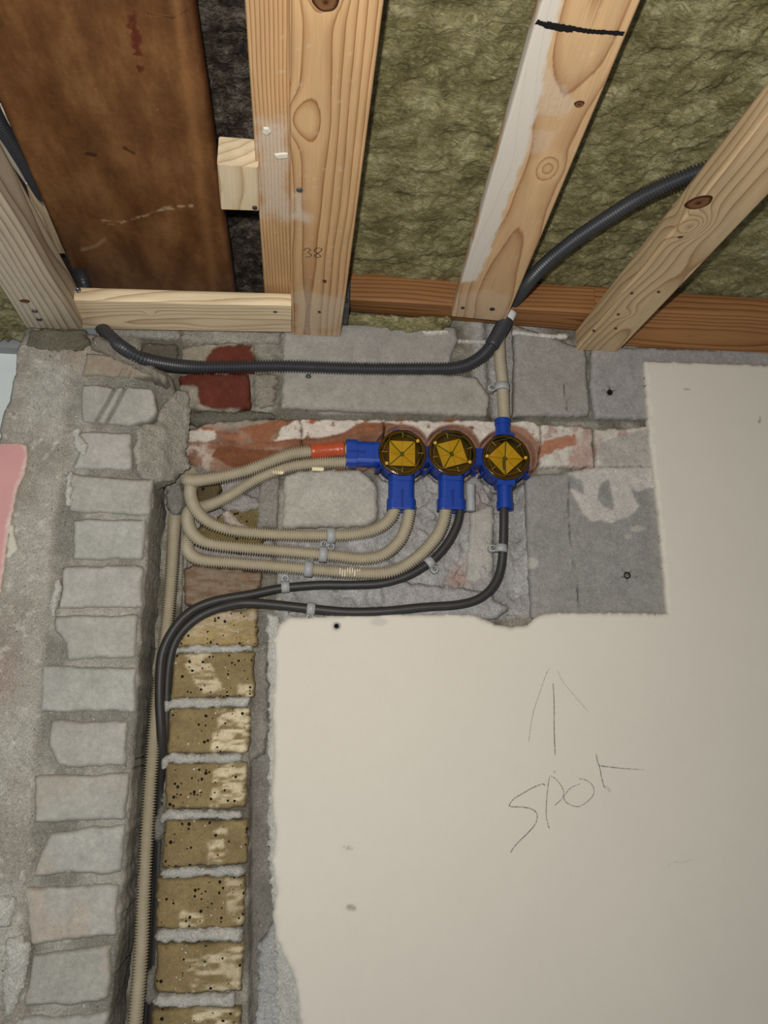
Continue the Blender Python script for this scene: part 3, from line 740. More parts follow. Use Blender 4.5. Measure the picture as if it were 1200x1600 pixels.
field('mortar_lump', [(345, 800), (355, 795), (385, 822), (395, 842), (380, 836), (350, 815)], 0.004, wb, M_MORTAR, flatcol((190, 176, 164), 0.06), res=0.002, r=0.004, edge=0.002, seed=75)
field('mortar_lump', [(340, 775), (370, 768), (408, 775), (410, 790), (380, 800), (345, 796)], 0.006, wb, M_MORTAR, flatcol((160, 152, 148), 0.25, 60), res=0.002, r=0.004, edge=0.004, disp=0.004, dscale=90, seed=76)
JT = [[(268, 1010), (300, 1008), (396, 1008), (395, 1017), (300, 1020), (262, 1022)], [(254, 1097), (268, 1091), (390, 1090), (388, 1104), (270, 1106), (256, 1116)],
      [(252, 1184), (266, 1178), (380, 1178), (378, 1191), (262, 1193), (252, 1208)], [(250, 1272), (262, 1266), (380, 1267), (380, 1280), (262, 1282), (248, 1288)],
      [(248, 1364), (262, 1358), (375, 1355), (383, 1360), (382, 1369), (255, 1373)], [(239, 1462), (252, 1453), (375, 1450), (380, 1456), (376, 1472), (242, 1474)],
      [(234, 1566), (246, 1556), (368, 1554), (366, 1574), (240, 1576)], [(230, 1666), (240, 1658), (366, 1656), (364, 1674), (236, 1676)]]
for i, q in enumerate(JT):
    field('mortar_joint', q, -0.005, wb, M_MORTAR, flatcol((184, 180, 171), 0.1), res=0.0018, thick=0.03, r=0.004, edge=0.0022, disp=0.0016, dscale=110, seed=80+i)
# lime lumps left of the brown bricks and in the chase
for i, q in enumerate([[(240, 1280), (256, 1240), (258, 1300), (248, 1318), (238, 1312)], [(228, 1525), (242, 1512), (244, 1560), (232, 1580), (222, 1560)], [(262, 712), (284, 742), (288, 790), (272, 806), (256, 790), (258, 750)]]):
    field('mortar_lump', q, 0.006, wb, M_MORTAR, flatcol((140, 137, 128), 0.15), res=0.0024, thick=0.03, r=0.006, edge=0.003, disp=0.003, seed=90+i)
# grey render remnants right of the brown column
field('mortar_lump', [(404, 1480), (428, 1440), (442, 1490), (465, 1540), (470, 1660), (400, 1660)], -0.004, wb, M_MORTAR, flatcol((172, 171, 168), 0.12), res=0.0024, thick=0.03, r=0.004, edge=0.003, disp=0.002, seed=95)
field('mortar_lump', [(388, 1010), (418, 1000), (420, 1120), (414, 1180), (386, 1190), (392, 1100)], 0.018, wb, M_MORTAR, flatcol((140, 135, 125), 0.25), res=0.0026, thick=0.02, r=0.003, edge=0.003, disp=0.003, seed=96)

# plaster skim
def plcol(px, py, u, v, d):
    n = fbm(u, v, 9, 3, 101)
    c = lin((214, 206, 192))[None]*(0.985+0.03*n)[:, None]
    c = mixc(c, lin((200, 195, 182))[None], ss(0.007, 0.0, d+(fbm(u, v, 90, 4, 102)-0.5)*0.010)*0.7)
    for bx, by, rx, ry in ((1050, 795, 60, 1), (548, 1418, 8, 5), (545, 1324, 7, 3), (980, 684, 4, 4), (890, 600, 1.6, 9), (1187, 655, 2, 8), (1075, 608, 7, 2)):
        if rx < 20: c = mixc(c, lin((120, 112, 98))[None], ss(1.1, 0.4, np.hypot((px-bx)/rx, (py-by)/ry)+(fbm(u, v, 260, 3, 7)-0.5)*1.6)*0.6)
    c = mixc(c, lin((176, 170, 166))[None], ss(1.0, 0.5, np.hypot((px-592)/24, (py-972)/11)+(n-0.5))*0.5)
    return c
PL = [(1008, 563), (1100, 566), (1650, 584), (1650, 1760), (484, 1760), (474, 1640), (468, 1590), (462, 1535), (446, 1500), (432, 1470), (426, 1430), (432, 1400), (425, 1350), (430, 1300),
      (424, 1240), (428, 1180), (426, 1120), (430, 1040), (428, 1000), (436, 975), (450, 964), (600, 960), (740, 960), (775, 975), (800, 980), (826, 976), (840, 962), (866, 957), (1045, 958), (1030, 800), (1017, 690), (1012, 620)]
def pled(px, py, u, v, d): return 0.0009*(fbm(u, v, 70, 3, 103)-0.5)*ss(0.02, 0, d)-0.0012*ss(0.010, 0.0, d+(fbm(u, v, 60, 3, 105)-0.5)*0.008)*ss(520, 440, px)
field('plaster_skim', PL, -0.013, wb, M_PLASTER, plcol, res=0.0026, thick=0.013, r=0.0022, edge=0.0011, escale=150, disp=0.0009, dscale=6, dispfn=pled, seed=100, holes=[(526, 978, 0.0038)])
# thin grey undercoat showing along the torn plaster edge
field('undercoat', [(418, 960), (436, 962), (438, 1000), (436, 1240), (438, 1440), (470, 1520), (482, 1640), (482, 1760), (440, 1760), (430, 1480), (418, 1300), (420, 1100)], -0.007, wb, M_MORTAR,
      flatcol((186, 183, 174), 0.1), res=0.0024, thick=0.02, r=0.002, edge=0.003, escale=150, disp=0.0012, seed=98)
def wr(pts, width, press=1.0, Y=-0.0139, nm='pencil_stroke'):
    ribbon(nm, [P(x, y, Y) for x, y in pts], width, NY, M_PENCIL, wb, press, 0.0003)
z3 = lambda pts: [(780+x/5.0, 1020+y/5.0) for x, y in pts]
wr(z3([(420, 240), (428, 380), (428, 560), (432, 700), (436, 800)]), 0.0017, 1.0)
wr(z3([(392, 120), (365, 170), (320, 300), (270, 450), (245, 580), (230, 700)]), 0.0011, 0.55)
wr(z3([(455, 138), (500, 230), (600, 350), (695, 462)]), 0.0010, 0.45)
wr(z3([(358, 1034), (335, 1026), (270, 1050), (180, 1100), (110, 1145), (80, 1185), (95, 1202), (170, 1205), (245, 1218), (290, 1250), (295, 1300), (270, 1355), (200, 1430), (130, 1500), (88, 1560)]), 0.0015, 1.0)
wr(z3([(392, 970), (380, 1050), (370, 1150), (366, 1260), (375, 1320), (390, 1370)]), 0.0014, 0.85)
wr(z3([(400, 960), (440, 985), (485, 1040), (503, 1090), (490, 1140), (435, 1190)]), 0.0014, 0.8)
wr(z3([(630, 1025), (560, 1055), (510, 1115), (512, 1155), (560, 1190), (625, 1200), (690, 1160), (735, 1110), (738, 1060), (715, 1020), (665, 990), (620, 985)]), 0.0014, 0.75)
wr(z3([(757, 790), (765, 840), (785, 900), (800, 980), (820, 1050)]), 0.0015, 0.95)
wr(z3([(780, 882), (860, 892), (980, 905), (1135, 914)]), 0.0015, lambda t: 1-0.6*t)
wr(z3([(815, 1045), (845, 1055), (868, 1085)]), 0.004, 0.25)
wr(z3([(431, 920), (433, 936)]), 0.0022, 1.0)
wr([(1042, 1355), (1052, 1347), (1066, 1348), (1082, 1342)], 0.0012, 0.25)

# ============================================================ SETTING: pier on the left
PY = -0.07
wl = structure('wall_left', tuple(P(120, 1130, PY)))
PIER = [(42, 514), (130, 516), (215, 545), (262, 574), (268, 600), (262, 640), (250, 690), (240, 745), (230, 850), (222, 960), (212, 1120), (203, 1280), (186, 1440), (170, 1600), (150, 1780), (-240, 1780), (-240, 1000), (-60, 700), (0, 690),
        (6, 650), (20, 615), (26, 580), (30, 545)]
def pier_col(px, py, u, v, d):
    n = fbm(u, v, 26, 5, 111); n2 = fbm(u, v, 8, 4, 112)
    c = mixc(lin((136, 132, 121))[None], lin((166, 162, 150))[None], ss(0.35, 0.65, n))
    ren = ss(108, 92, px+(n2-0.5)*40-np.interp(py, [500, 700, 1000, 1300, 1600], [14, 4, -26, -50, -66]))
    c = mixc(c, mixc(lin((158, 150, 138))[None], lin((176, 172, 160))[None], ss(0.4, 0.6, n2)), ren)
    c = mixc(c, lin((160, 112, 100))[None], 0.35*np.exp(-(((px-5)/30)**2+((py-1060)/50)**2)))
    c = mixc(c, lin((150, 112, 88))[None], 0.35*np.exp(-(((px-150)/60)**2+((py-560)/22)**2)))
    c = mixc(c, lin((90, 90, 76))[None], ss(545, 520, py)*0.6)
    c = mixc(c, lin((196, 190, 178))[None], ss(0.70, 0.74, fbm(u, v, 110, 3, 113))*ren*0.7)
    c = mixc(c, lin((172, 170, 160))[None], np.exp(-(((px-85)/30)**2+((py-610)/50)**2))*0.6)
    return c
def pier_disp(px, py, u, v, d):
    n2 = fbm(u, v, 8, 4, 112); n = fbm(u, v, 26, 5, 111)
    ren = ss(108, 92, px+(n2-0.5)*40-np.interp(py, [500, 700, 1000, 1300, 1600], [14, 4, -26, -50, -66]))
    return ren*0.005+(n-0.5)*0.004-0.03*ss(195, 265, px)*ss(760, 735, py)
field('mortar_bed', PIER, PY+0.007, wl, M_RENDER, pier_col, res=0.0026, thick=0.13, r=0.004, edge=0.0025, escale=60, disp=0.002, dscale=70, dispfn=pier_disp, seed=110, ring_n=22, skirt_noise=0.0022)
GBK = [[(128, 600), (238, 606), (246, 640), (232, 656), (200, 664), (128, 658)], [(135, 552), (190, 556), (228, 572), (240, 588), (128, 586)], [(122, 674), (204, 675), (206, 733), (160, 734), (112, 732), (126, 700)],
       [(106, 740), (238, 748), (235, 804), (180, 803), (106, 798)], [(112, 811), (229, 810), (223, 874), (115, 872)], [(96, 885), (224, 884), (221, 947), (92, 949)],
       [(84, 962), (215, 961), (212, 1028), (106, 1030), (100, 1000), (86, 985)], [(64, 1040), (214, 1042), (208, 1111), (62, 1111)], [(82, 1126), (198, 1127), (196, 1198), (92, 1197), (76, 1165)],
       [(52, 1213), (200, 1209), (196, 1281), (52, 1287)], [(80, 1302), (196, 1286), (191, 1364), (52, 1368), (66, 1330)], [(36, 1388), (187, 1381), (180, 1460), (48, 1478)], [(50, 1492), (175, 1474), (168, 1560), (150, 1568), (36, 1574)],
       [(28, 1592), (168, 1582), (160, 1668), (22, 1672)], [(20, 1690), (158, 1682), (150, 1764), (12, 1768)]]
for i, q in enumerate(GBK):
    b = [(164, 161, 151), (166, 164, 155), (168, 164, 155)][i % 3]
    if i == 1: b = (150, 136, 118)
    def gc(px, py, u, v, d, b=b, i=i):
        n = fbm(u, v, 20, 4, 120+i)
        c = lin(b)[None]*(0.88+0.24*n)[:, None]
        c = mixc(c, lin((176, 160, 142))[None], ss(0.5, 0.7, fbm(u, v, 16, 3, 140+i))*0.5*(i > 8))
        c = mixc(c, lin((128, 124, 110))[None], ss(0.003, 0, d+(fbm(u, v, 90, 3, 5)-0.5)*0.004)*0.6)
        if i == 0:
            for pts in ([(150, 657), (167, 630), (182, 600), (194, 576)], [(166, 659), (182, 632), (198, 600), (208, 580)]):
                c = mixc(c, lin((92, 90, 84))[None], ss(3.4, 2.2, linedist(px, py, pts))*0.6)
        return c
    def gd(px, py, u, v, d, i=i):
        h = (fbm(u, v, 12, 2, 150+i)-0.5)*0.003
        if i <= 1:
            for pts in ([(150, 657), (167, 630), (182, 600), (194, 576)], [(166, 659), (182, 632), (198, 600), (208, 580)]):
                h = h-0.006*ss(3.6, 2.0, linedist(px, py, pts))
        return h
    field('brick', q, PY+0.002, wl, M_GREYBRICK, gc, res=0.0016 if i < 2 else 0.0024, thick=0.02, r=0.003, edge=0.0022, escale=45, disp=0.0005, dispfn=gd, seed=120+i)
# sloping mortar smear between pier and wall
def smd(px, py, u, v, d): return -0.045*np.clip((px-212)/70, 0, 1)+0.004*(fbm(u, v, 26, 4, 161)-0.5)+0.004*np.exp(-((px-250)/9)**2)*ss(650, 665, py)
field('mortar_smear', [(212, 665), (236, 655), (256, 612), (272, 588), (288, 590), (290, 640), (283, 690), (290, 712), (262, 738), (240, 748), (216, 742), (208, 700)], PY-0.004, wl, M_MORTAR,
      flatcol((158, 152, 140), 0.16, 30, 160), res=0.0024, thick=0.05, r=0.004, edge=0.003, disp=0.001, dispfn=smd, seed=160, ring_n=6)
field('mortar_smear', [(150, 520), (190, 540), (235, 565), (262, 585), (256, 596), (222, 578), (175, 556), (140, 540)], PY-0.006, wl, M_MORTAR, flatcol((132, 124, 112), 0.2), res=0.0024, thick=0.03, r=0.006, edge=0.003, disp=0.002, seed=162)
# flaking pale and pink paint
PINKP = [(-240, 692), (0, 692), (30, 690), (40, 694), (42, 715), (38, 735), (28, 760), (18, 800), (10, 850), (6, 880), (0, 925), (-60, 960), (-240, 980)]
field('pink_paint', PINKP, PY-0.004, wl, M_PLASTER, flatcol((204, 152, 148), 0.05, 20, 3, edgec=(216, 196, 184), ew=0.005), res=0.002, thick=0.006, r=0.0015, edge=0.0014, disp=0.0004, seed=171)
field('lime_patch', [(16, 815), (24, 838), (26, 858), (14, 872), (8, 870), (12, 840)], PY-0.003, wl, M_PLASTER, flatcol((198, 194, 178), 0.05), res=0.0018, thick=0.006, r=0.001, edge=0.002, seed=172)
for i, q in enumerate([[(100, 745), (110, 735), (112, 795), (102, 790)], [(84, 905), (92, 900), (92, 925), (84, 962), (76, 950)], [(-30, 1400), (22, 1402), (26, 1420), (15, 1452), (-30, 1450)], [(10, 1470), (30, 1460), (48, 1490), (30, 1560), (8, 1600), (2, 1560)],
                       [(110, 672), (122, 668), (132, 690), (140, 705), (128, 712), (114, 690)]]):
    field('lime_patch', q, PY-0.003, wl, M_MORTAR, flatcol((190, 187, 176), 0.08), res=0.0022, thick=0.008, r=0.003, edge=0.003, disp=0.0012, seed=175+i)
field('mortar_cap', [(44, 512), (132, 512), (140, 536), (110, 548), (60, 545), (36, 540)], PY-0.002, wl, M_MORTAR, flatcol((104, 100, 84), 0.2), res=0.0026, thick=0.04, r=0.006, edge=0.003, disp=0.002, seed=181)

# pale wall of the space beyond the pier
ws = structure('wall_rear', tuple(P(0, 600, 0.16)))
A = P(-200, 548, 0.16); B_ = P(70, 548, 0.16); lo_z = P(0, 1700, 0.16)[2]
v, f = obox((A+B_)/2+np.array([0, 0.02, (lo_z-A[2])/2]), (XA, ZA, YA), ((B_[0]-A[0])/2+0.05, (A[2]-lo_z)/2, 0.02)); mesh('painted_face', v, f, M_FARWALL, ws, False)
tr = P(0, 542, 0.155)
v, f = obox(np.array([(A[0]+B_[0])/2, 0.155, tr[2]]), (XA, ZA, YA), ((B_[0]-A[0])/2+0.05, 0.0095, 0.02)); o = mesh('trim_1', v, f, M_GREYTRIM, None, False); o['kind'] = 'structure'

# ceiling void: dark slab added above the joists to block world light
cz = 2.52
v, f = obox(np.array([0.1, -0.75, cz+0.02]), (XA, YA, ZA), (1.3, 1.15, 0.02)); o = mesh('ceiling', v, f, M_CEIL, None, False); o['kind'] = 'structure'

# ============================================================ TIMBERS
def paintband(polys, strength=1.0, rgb=(214, 206, 194), seed=0, speck=0.0, base=0.0, soft=14):
    def f(px, py, g):
        col = np.zeros((len(px), 4)); col[:, :3] = lin(rgb)
        m = np.full(len(px), base); n = fbm(g[:, 0], g[:, 1], 50, 4, seed)
        for pl, s in polys:
            m = np.maximum(m, ss(-soft, soft, sdf(px, py, pl)+(n-0.5)*2.5*(soft+2))*s)
        if speck: m = np.maximum(m, ss(0.76, 0.80, fbm(g[:, 0], g[:, 1], 190, 3, seed+4))*speck)
        col[:, 3] = np.clip(m, 0, 1)*strength; return col
    return f
def qz(a, b, c, d, z): return [Q(*a, z), Q(*b, z), Q(*c, z), Q(*d, z)]
DN = np.array([0, 0, -1.0])
# wide joist marked 38
j38 = timber('ceiling_joist', qz((455, 522), (532, 526), (600, 0), (452, 0), ZJ), 0.068, 'wide warm pine joist pencilled 38 beside the left bay of green wool', 'joist', M_PINE,
             'exposed ceiling timbers', extend=-1.5, pith=(0.018, -0.020), wander=0.012, rings=135, seed=1, wscale=2.2, res=0.003,
             knots=((0.62, 0.028, -3.2, 0.016), (0.46, 0.006, -1.8, 0.02)),
             tint=paintband([([(455, 455), (540, 455), (535, 530), (455, 525)], 0.55), ([(455, 300), (475, 310), (480, 345), (455, 345)], 0.7)], 0.8, seed=5, speck=0.5))
kz = lambda x, y, z=ZJ: Q(x, y, z-0.0006)
screw('screw', kz(468, 297), DN, j38, 0.0036, M_GALV); knot(kz(507, 440), DN, j38, 0.0025, 0.0035); knot(kz(509, 3), DN, j38, 0.010, 0.009); knot(kz(499, 488), DN, j38, 0.002, 0.003)
for pts in ([(474, 391), (480, 387), (485, 390), (481, 394), (486, 397), (484, 401), (478, 401)], [(503, 388), (495, 387), (491, 392), (497, 396), (501, 400), (496, 402), (491, 399), (497, 395), (502, 391), (503, 388)]):
    ribbon('pencil_figure', [Q(x, y, ZJ) for x, y in pts], 0.0011, DN, M_PEN, j38, 1, 0.0005)
# narrow sister joist
js = timber('ceiling_joist', qz((416, 500), (456, 500), (452, 0), (382, 0), ZJ+0.029), 0.05, 'narrow straight-grained joist with plaster specks beside the dark wool', 'joist', M_PINE, 'exposed ceiling timbers',
            extend=-1.5, pith=(0.35, -0.02), wander=0.004, rings=240, seed=2, wob=0.002, res=0.003,
            tint=paintband([([(400, 195), (452, 190), (452, 345), (405, 330)], 0.75)], 0.75, seed=7, speck=0.6))
field('plaster_blob', [(411, 200), (420, 201), (424, 208), (418, 213), (410, 210)], ZJ+0.0275, js, M_PLASTER, flatcol((216, 210, 198), 0.04), plane='Z', res=0.0008, thick=0.002, r=0.001, edge=0.0004)
field('plaster_blob', [(428, 242), (450, 240), (450, 248), (432, 250)], ZJ+0.0275, js, M_PLASTER, flatcol((222, 214, 200), 0.04), plane='Z', res=0.001, thick=0.002, r=0.0008, edge=0.001)
# painted batten with marker line
ZB = 2.3213+0.024
jb = timber('ceiling_batten', [Q(706, 494, ZB), Q(790, 502, ZB), Q(1002, 0, ZB), Q(847, 0, ZB)], 0.02, 'thin pine batten with whitewash stripe and black marker line', 'batten', M_PINE3, 'exposed ceiling timbers',
            extend=-1.5, pith=(0.05, -0.045), wander=0.018, rings=110, seed=3, res=0.0028, wscale=3.4, knots=((0.35, 0.06, -2.2, 0.012),),
            tint=paintband([([(838, 0), (885, -40), (864, 60), (845, 150), (828, 200), (826, 235), (812, 270), (800, 300), (785, 340), (770, 380), (757, 420), (745, 440), (715, 442), (718, 440)], 1.0), ([(700, 455), (800, 455), (795, 500), (700, 496)], 0.35),
                            ([(840, 80), (905, 160), (880, 185), (835, 175)], 0.45), ([(826, 200), (880, 200), (850, 240), (826, 240)], 0.4)], 0.93, (216, 208, 196), 11, speck=0.4, base=0.08, soft=4))
ribbon('marker_line', [Q(x, y, ZB) for x, y in ((838, 33), (850, 37), (860, 38), (890, 43), (920, 48), (950, 50), (975, 52))], 0.0050, DN, M_MARK, jb, 1, 0.0006)
ribbon('marker_line', [Q(x, y, ZB) for x, y in ((852, 37), (868, 41), (896, 45))], 0.0075, DN, M_MARK, jb, 1, 0.0008)
for x, y in ((905, 163),): knot(Q(x, y, ZB-0.0006), DN, jb, 0.0045, 0.004)
screw('screw', Q(769, 483, ZB-0.0006), DN, jb, 0.004, M_DARKST); screw('screw', Q(723, 481, ZB-0.0006), DN, jb, 0.0028, M_DARKST)
# right joist with big knot
jk = timber('ceiling_joist', qz((901, 547), (966, 549), (1205, 300), (1212, 165), ZJ), 0.034, 'pine joist with large dark ringed knot, rightmost in view', 'joist', M_PINE2, 'exposed ceiling timbers',
            extend=-1.5, pith=(0.045, -0.03), wander=0.02, rings=120, seed=4, res=0.003, wscale=3.0, knots=((0.335, 0.017, 4.0, 0.016), (0.12, 0.03, 1.2, 0.01)),
            tint=paintband([([(1, 1), (2, 1), (2, 2)], 0.1)], 0.5, seed=13, speck=0.35))
knot(kz(1092, 317), DN, jk, 0.0135, 0.0105, 0.5); knot(kz(1063, 371), DN, jk, 0.003, 0.002)
for x, y in ((928, 517), (966, 491), (962, 513), (1029, 456), (987, 458)): screw('screw', kz(x, y), DN, jk, 0.0022, M_PEN)
# far left joist
ZL = 2.291
jl = timber('ceiling_joist', qz((41, 512), (127, 516), (0, 299), (0, 447), ZL), 0.048, 'pale pine joist with three bottom knots, leftmost, resting on the pier', 'joist', M_GREYPINE, 'exposed ceiling timbers',
            extend=-1.5, pith=(0.10, 0.03), wander=0.012, rings=120, seed=5, res=0.003, tint=paintband([([(-90, 290), (40, 420), (90, 500), (60, 516), (-90, 470)], 0.5)], 0.6, (226, 216, 200), seed=15))
knot(Q(39, 471, ZL-0.0006), DN, jl, 0.006, 0.004); screw('screw', Q(54, 486, ZL-0.0006), DN, jl, 0.0042); screw('screw', Q(61, 499, ZL-0.0006), DN, jl, 0.0042)
# cross batten
fl, fr, brr, bl = P(103, 468, -0.085), P(455, 478, -0.09), P(455, 520, -0.016), P(124, 514, -0.012)
hB = P(455, 458, -0.09)[2]-fr[2]
cb = timber('cross_batten', [fl, bl, brr, fr], hB, 'light pine cross batten screwed between left joist and joist marked 38', 'batten', M_BATTEN, 'exposed ceiling timbers', pith=(0.05, -0.02), wander=0.012, rings=150, seed=6, res=0.0028, wscale=5,
            knots=((0.11, 0.03, 1.5, 0.006),))
screw('screw', P(122, 453, -0.0866), NY, cb, 0.004); screw('screw', P(430, 487, -0.07)*0+Q(430, 487, fr[2]-0.001), DN, cb, 0.0032, M_DARKST); screw('screw', Q(430, 502, fr[2]-0.001), DN, cb, 0.0032, M_DARKST)
# nailer block
zn = 2.343
f1, f2, b2, b1 = Q(339, 257, zn), Q(403, 262, zn), Q(405, 329, zn), Q(345, 327, zn)
hN = P(338, 213, f1[1])[2]-zn
nb = timber('nailer_block', [b1, b2, f2, f1], hN, 'short pale wood block wedged between brown sheet and narrow joist', 'block', M_PALE, pith=(-0.02, 0.10), wander=0.02, rings=90, seed=7, res=0.0025, wscale=6)
screw('screw', Q(398, 325, zn-0.001), DN, nb, 0.003, M_DARKST)
# wall plates
def plate(a, b, c, d, h, lab, mat, seed, **k):
    return timber('wall_plate', [a, b, c, d], h, lab, 'wall plate', mat, 'exposed ceiling timbers', pith=(0.03, -0.02), wander=0.01, rings=170, seed=seed, res=0.004, **k)
zp = 2.366
plate(P(541, 487, 0.006), P(537, 467, -0.05), P(1010, 494, -0.05), P(1010, 526, 0.006), 0.046, 'orange-brown wall plate behind the painted batten', M_PLATE, 8)
plate(P(930, 538, 0.004), P(930, 478, -0.06), P(1640, 527, -0.06), P(1640, 587, 0.004), 0.034, 'orange-brown wall plate right of the knotty joist', M_PLATE, 9)
# metal angle at end of joist 38
mp_ = thing('metal_bracket', 'dark flat metal bracket on the end of the joist marked 38', 'bracket', tuple(Q(541, 470, ZJ+0.02)))
v, f = obox(Q(541, 470, ZJ+0.03), (XA, YA, ZA), (0.0035, 0.028, 0.024)); mesh('plate', v, f, M_GALV, mp_, False)
screw('screw', Q(541, 470, ZJ+0.0045), DN, mp_, 0.0025, M_DARKST)
# boards glimpsed up beside the brown sheet
timber('ceiling_board', qz((80, 345), (110, 345), (40, 180), (-40, 180), 2.475), 0.018, 'whitewashed knotty board glimpsed behind the left joist', 'board', M_PALE, seed=21, rings=90, res=0.006, tint=paintband([([(-100, 100), (200, 100), (200, 500), (-100, 500)], 0.6)], 0.8, (222, 216, 206)))
timber('ceiling_board', [Q(70, 396, 2.44), Q(108, 396, 2.44), Q(72, 288, 2.44), Q(40, 288, 2.44)], 0.018, 'short tan offcut board glimpsed between left joist and brown sheet', 'board', M_BATTEN, seed=22, rings=90, res=0.006)

# brown sheet
def sheetcol(px, py, u, v, d):
    col = np.zeros((len(px), 4)); n = fbm(u, v, 60, 4, 201); n2 = fbm(u, v, 200, 3, 202)
    rgb = np.repeat(lin((190, 160, 120))[None], len(px), 0); a = np.zeros(len(px))
    def put(m, c):
        nonlocal rgb, a
        m = np.clip(m, 0, 1); rgb = np.where((m > a)[:, None], lin(c)[None], rgb); a = np.maximum(a, m)
    put(ss(3.5, 0.5, linedist(px, py, [(160, 345), (178, 350), (215, 340), (245, 330), (260, 325), (300, 322)])+(n-0.5)*5)*0.65*ss(0.4, 0.6, n2), (196, 172, 138))
    put(ss(4, 1, linedist(px, py, [(128, 390), (150, 385), (163, 374)])+(n-0.5)*4)*0.5, (176, 150, 116))
    put(ss(13, 6, linedist(px, py, [(205, 30), (212, 60), (218, 105)])+(n-0.5)*26)*0.85*ss(0.42, 0.5, n2*0.5+n*0.5), (92, 34, 22))
    put(ss(3, 1, linedist(px, py, [(230, 22), (272, 28), (292, 16)])+(n-0.5)*6)*0.7, (74, 40, 20))
    put(ss(4, 1, linedist(px, py, [(135, 240), (150, 243)])+(n-0.5)*6)*0.8, (60, 32, 16)); put(ss(4, 1, linedist(px, py, [(195, 232), (210, 240)])+(n-0.5)*6)*0.8, (60, 32, 16))
    put(ss(0.90, 0.93, fbm(u, v, 240, 3, 205))*0.5, (206, 180, 142))
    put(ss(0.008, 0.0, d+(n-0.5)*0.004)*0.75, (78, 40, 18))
    put(np.exp(-((px-np.interp(py, [0, 450], [275, 335]))/9)**2)*0.35, (176, 126, 78))  # paler streak painted along the right edge as a fold highlight
    return np.concatenate([rgb, a[:, None]], 1)
ZBR = 2.415
field('brown_sheet', [(124, 452), (146, 494), (374, 494), (367, 450), (335, 215), (303, 0), (275, -190), (-560, -190), (-80, 0), (0, 165)], ZBR, None, M_BROWN, sheetcol, plane='Z', res=0.0022, thick=0.014, r=0.004, edge=0.0002, disp=0.0005, dscale=8, seed=200)
tag(bpy.data.objects['brown_sheet'], 'large brown varnished sheet with scratches fixed up between the left joists', 'sheet')

# insulation
def woold(amp, seed, deep=0.0):
    def f(px, py, u, v, d):
        a = fbm(u*1.0, v*1.8, 16, 5, seed); r = 1-np.abs(2*fbm(u, v*1.6, 26, 4, seed+7)-1)
        b = fbm(u*2.6+v*0.8, v*1.1, 60, 4, seed+11)
        return amp*((a-0.5)*1.6+(r-0.75)*0.6+(b-0.5)*0.8)
    return f
def batt(lab, poly, z, mat=M_WOOL, amp=0.010, seed=0, edge=0.006, name='insulation_batt', grp='mineral wool between the joists', thick=0.05, **k):
    o = field(name, poly, z, None, mat, flatcol((128, 118, 70)), plane='Z', res=0.0026, thick=thick, r=0.010, edge=edge, escale=60, disp=0.0012, dscale=120, dispfn=woold(amp, seed), seed=seed, **k)
    return tag(o, lab, 'insulation', grp)
ZI = 2.402
batt('green rock wool batt between the joist marked 38 and the painted batten', [(530, 462), (620, 455), (720, 462), (745, 420), (930, -200), (640, -200), (578, 0)], ZI, seed=301)
batt('green rock wool batt with ragged edge between painted batten and knotty joist', [(724, 450), (800, 458), (850, 466), (905, 462), (960, 458), (1000, 430), (1400, 60), (1300, -200), (930, -200), (880, 0)], ZI+0.004, seed=302, amp=0.011)
batt('green rock wool batt in the corner right of the knotty joist', [(955, 470), (1010, 440), (1420, 80), (1900, 60), (1900, 540), (1500, 520), (1200, 498), (1100, 480), (1050, 466)], ZI+0.006, seed=303, amp=0.008)
batt('green rock wool visible at the left edge below the leftmost joist', [(-300, 360), (-20, 360), (60, 470), (64, 536), (-60, 540), (-300, 540)], 2.335, seed=304, amp=0.010)
batt('dark mineral wool between the brown sheet and the narrow joist', [(280, 492), (444, 492), (440, 440), (400, -180), (230, -180), (250, 0)], 2.465, M_DWOOL, 0.015, 305)
s_ = field('wool_scrap', [(538, 486), (600, 489), (660, 492), (712, 492), (704, 502), (690, 512), (640, 514), (600, 508), (545, 500)], -0.012, None, M_WOOL, flatcol((128, 118, 70)), res=0.002, thick=0.015, r=0.006, edge=0.003, disp=0.003, dscale=60, seed=306)
tag(s_, 'strip of green wool poking out on the wall top under the wall plate', 'insulation')

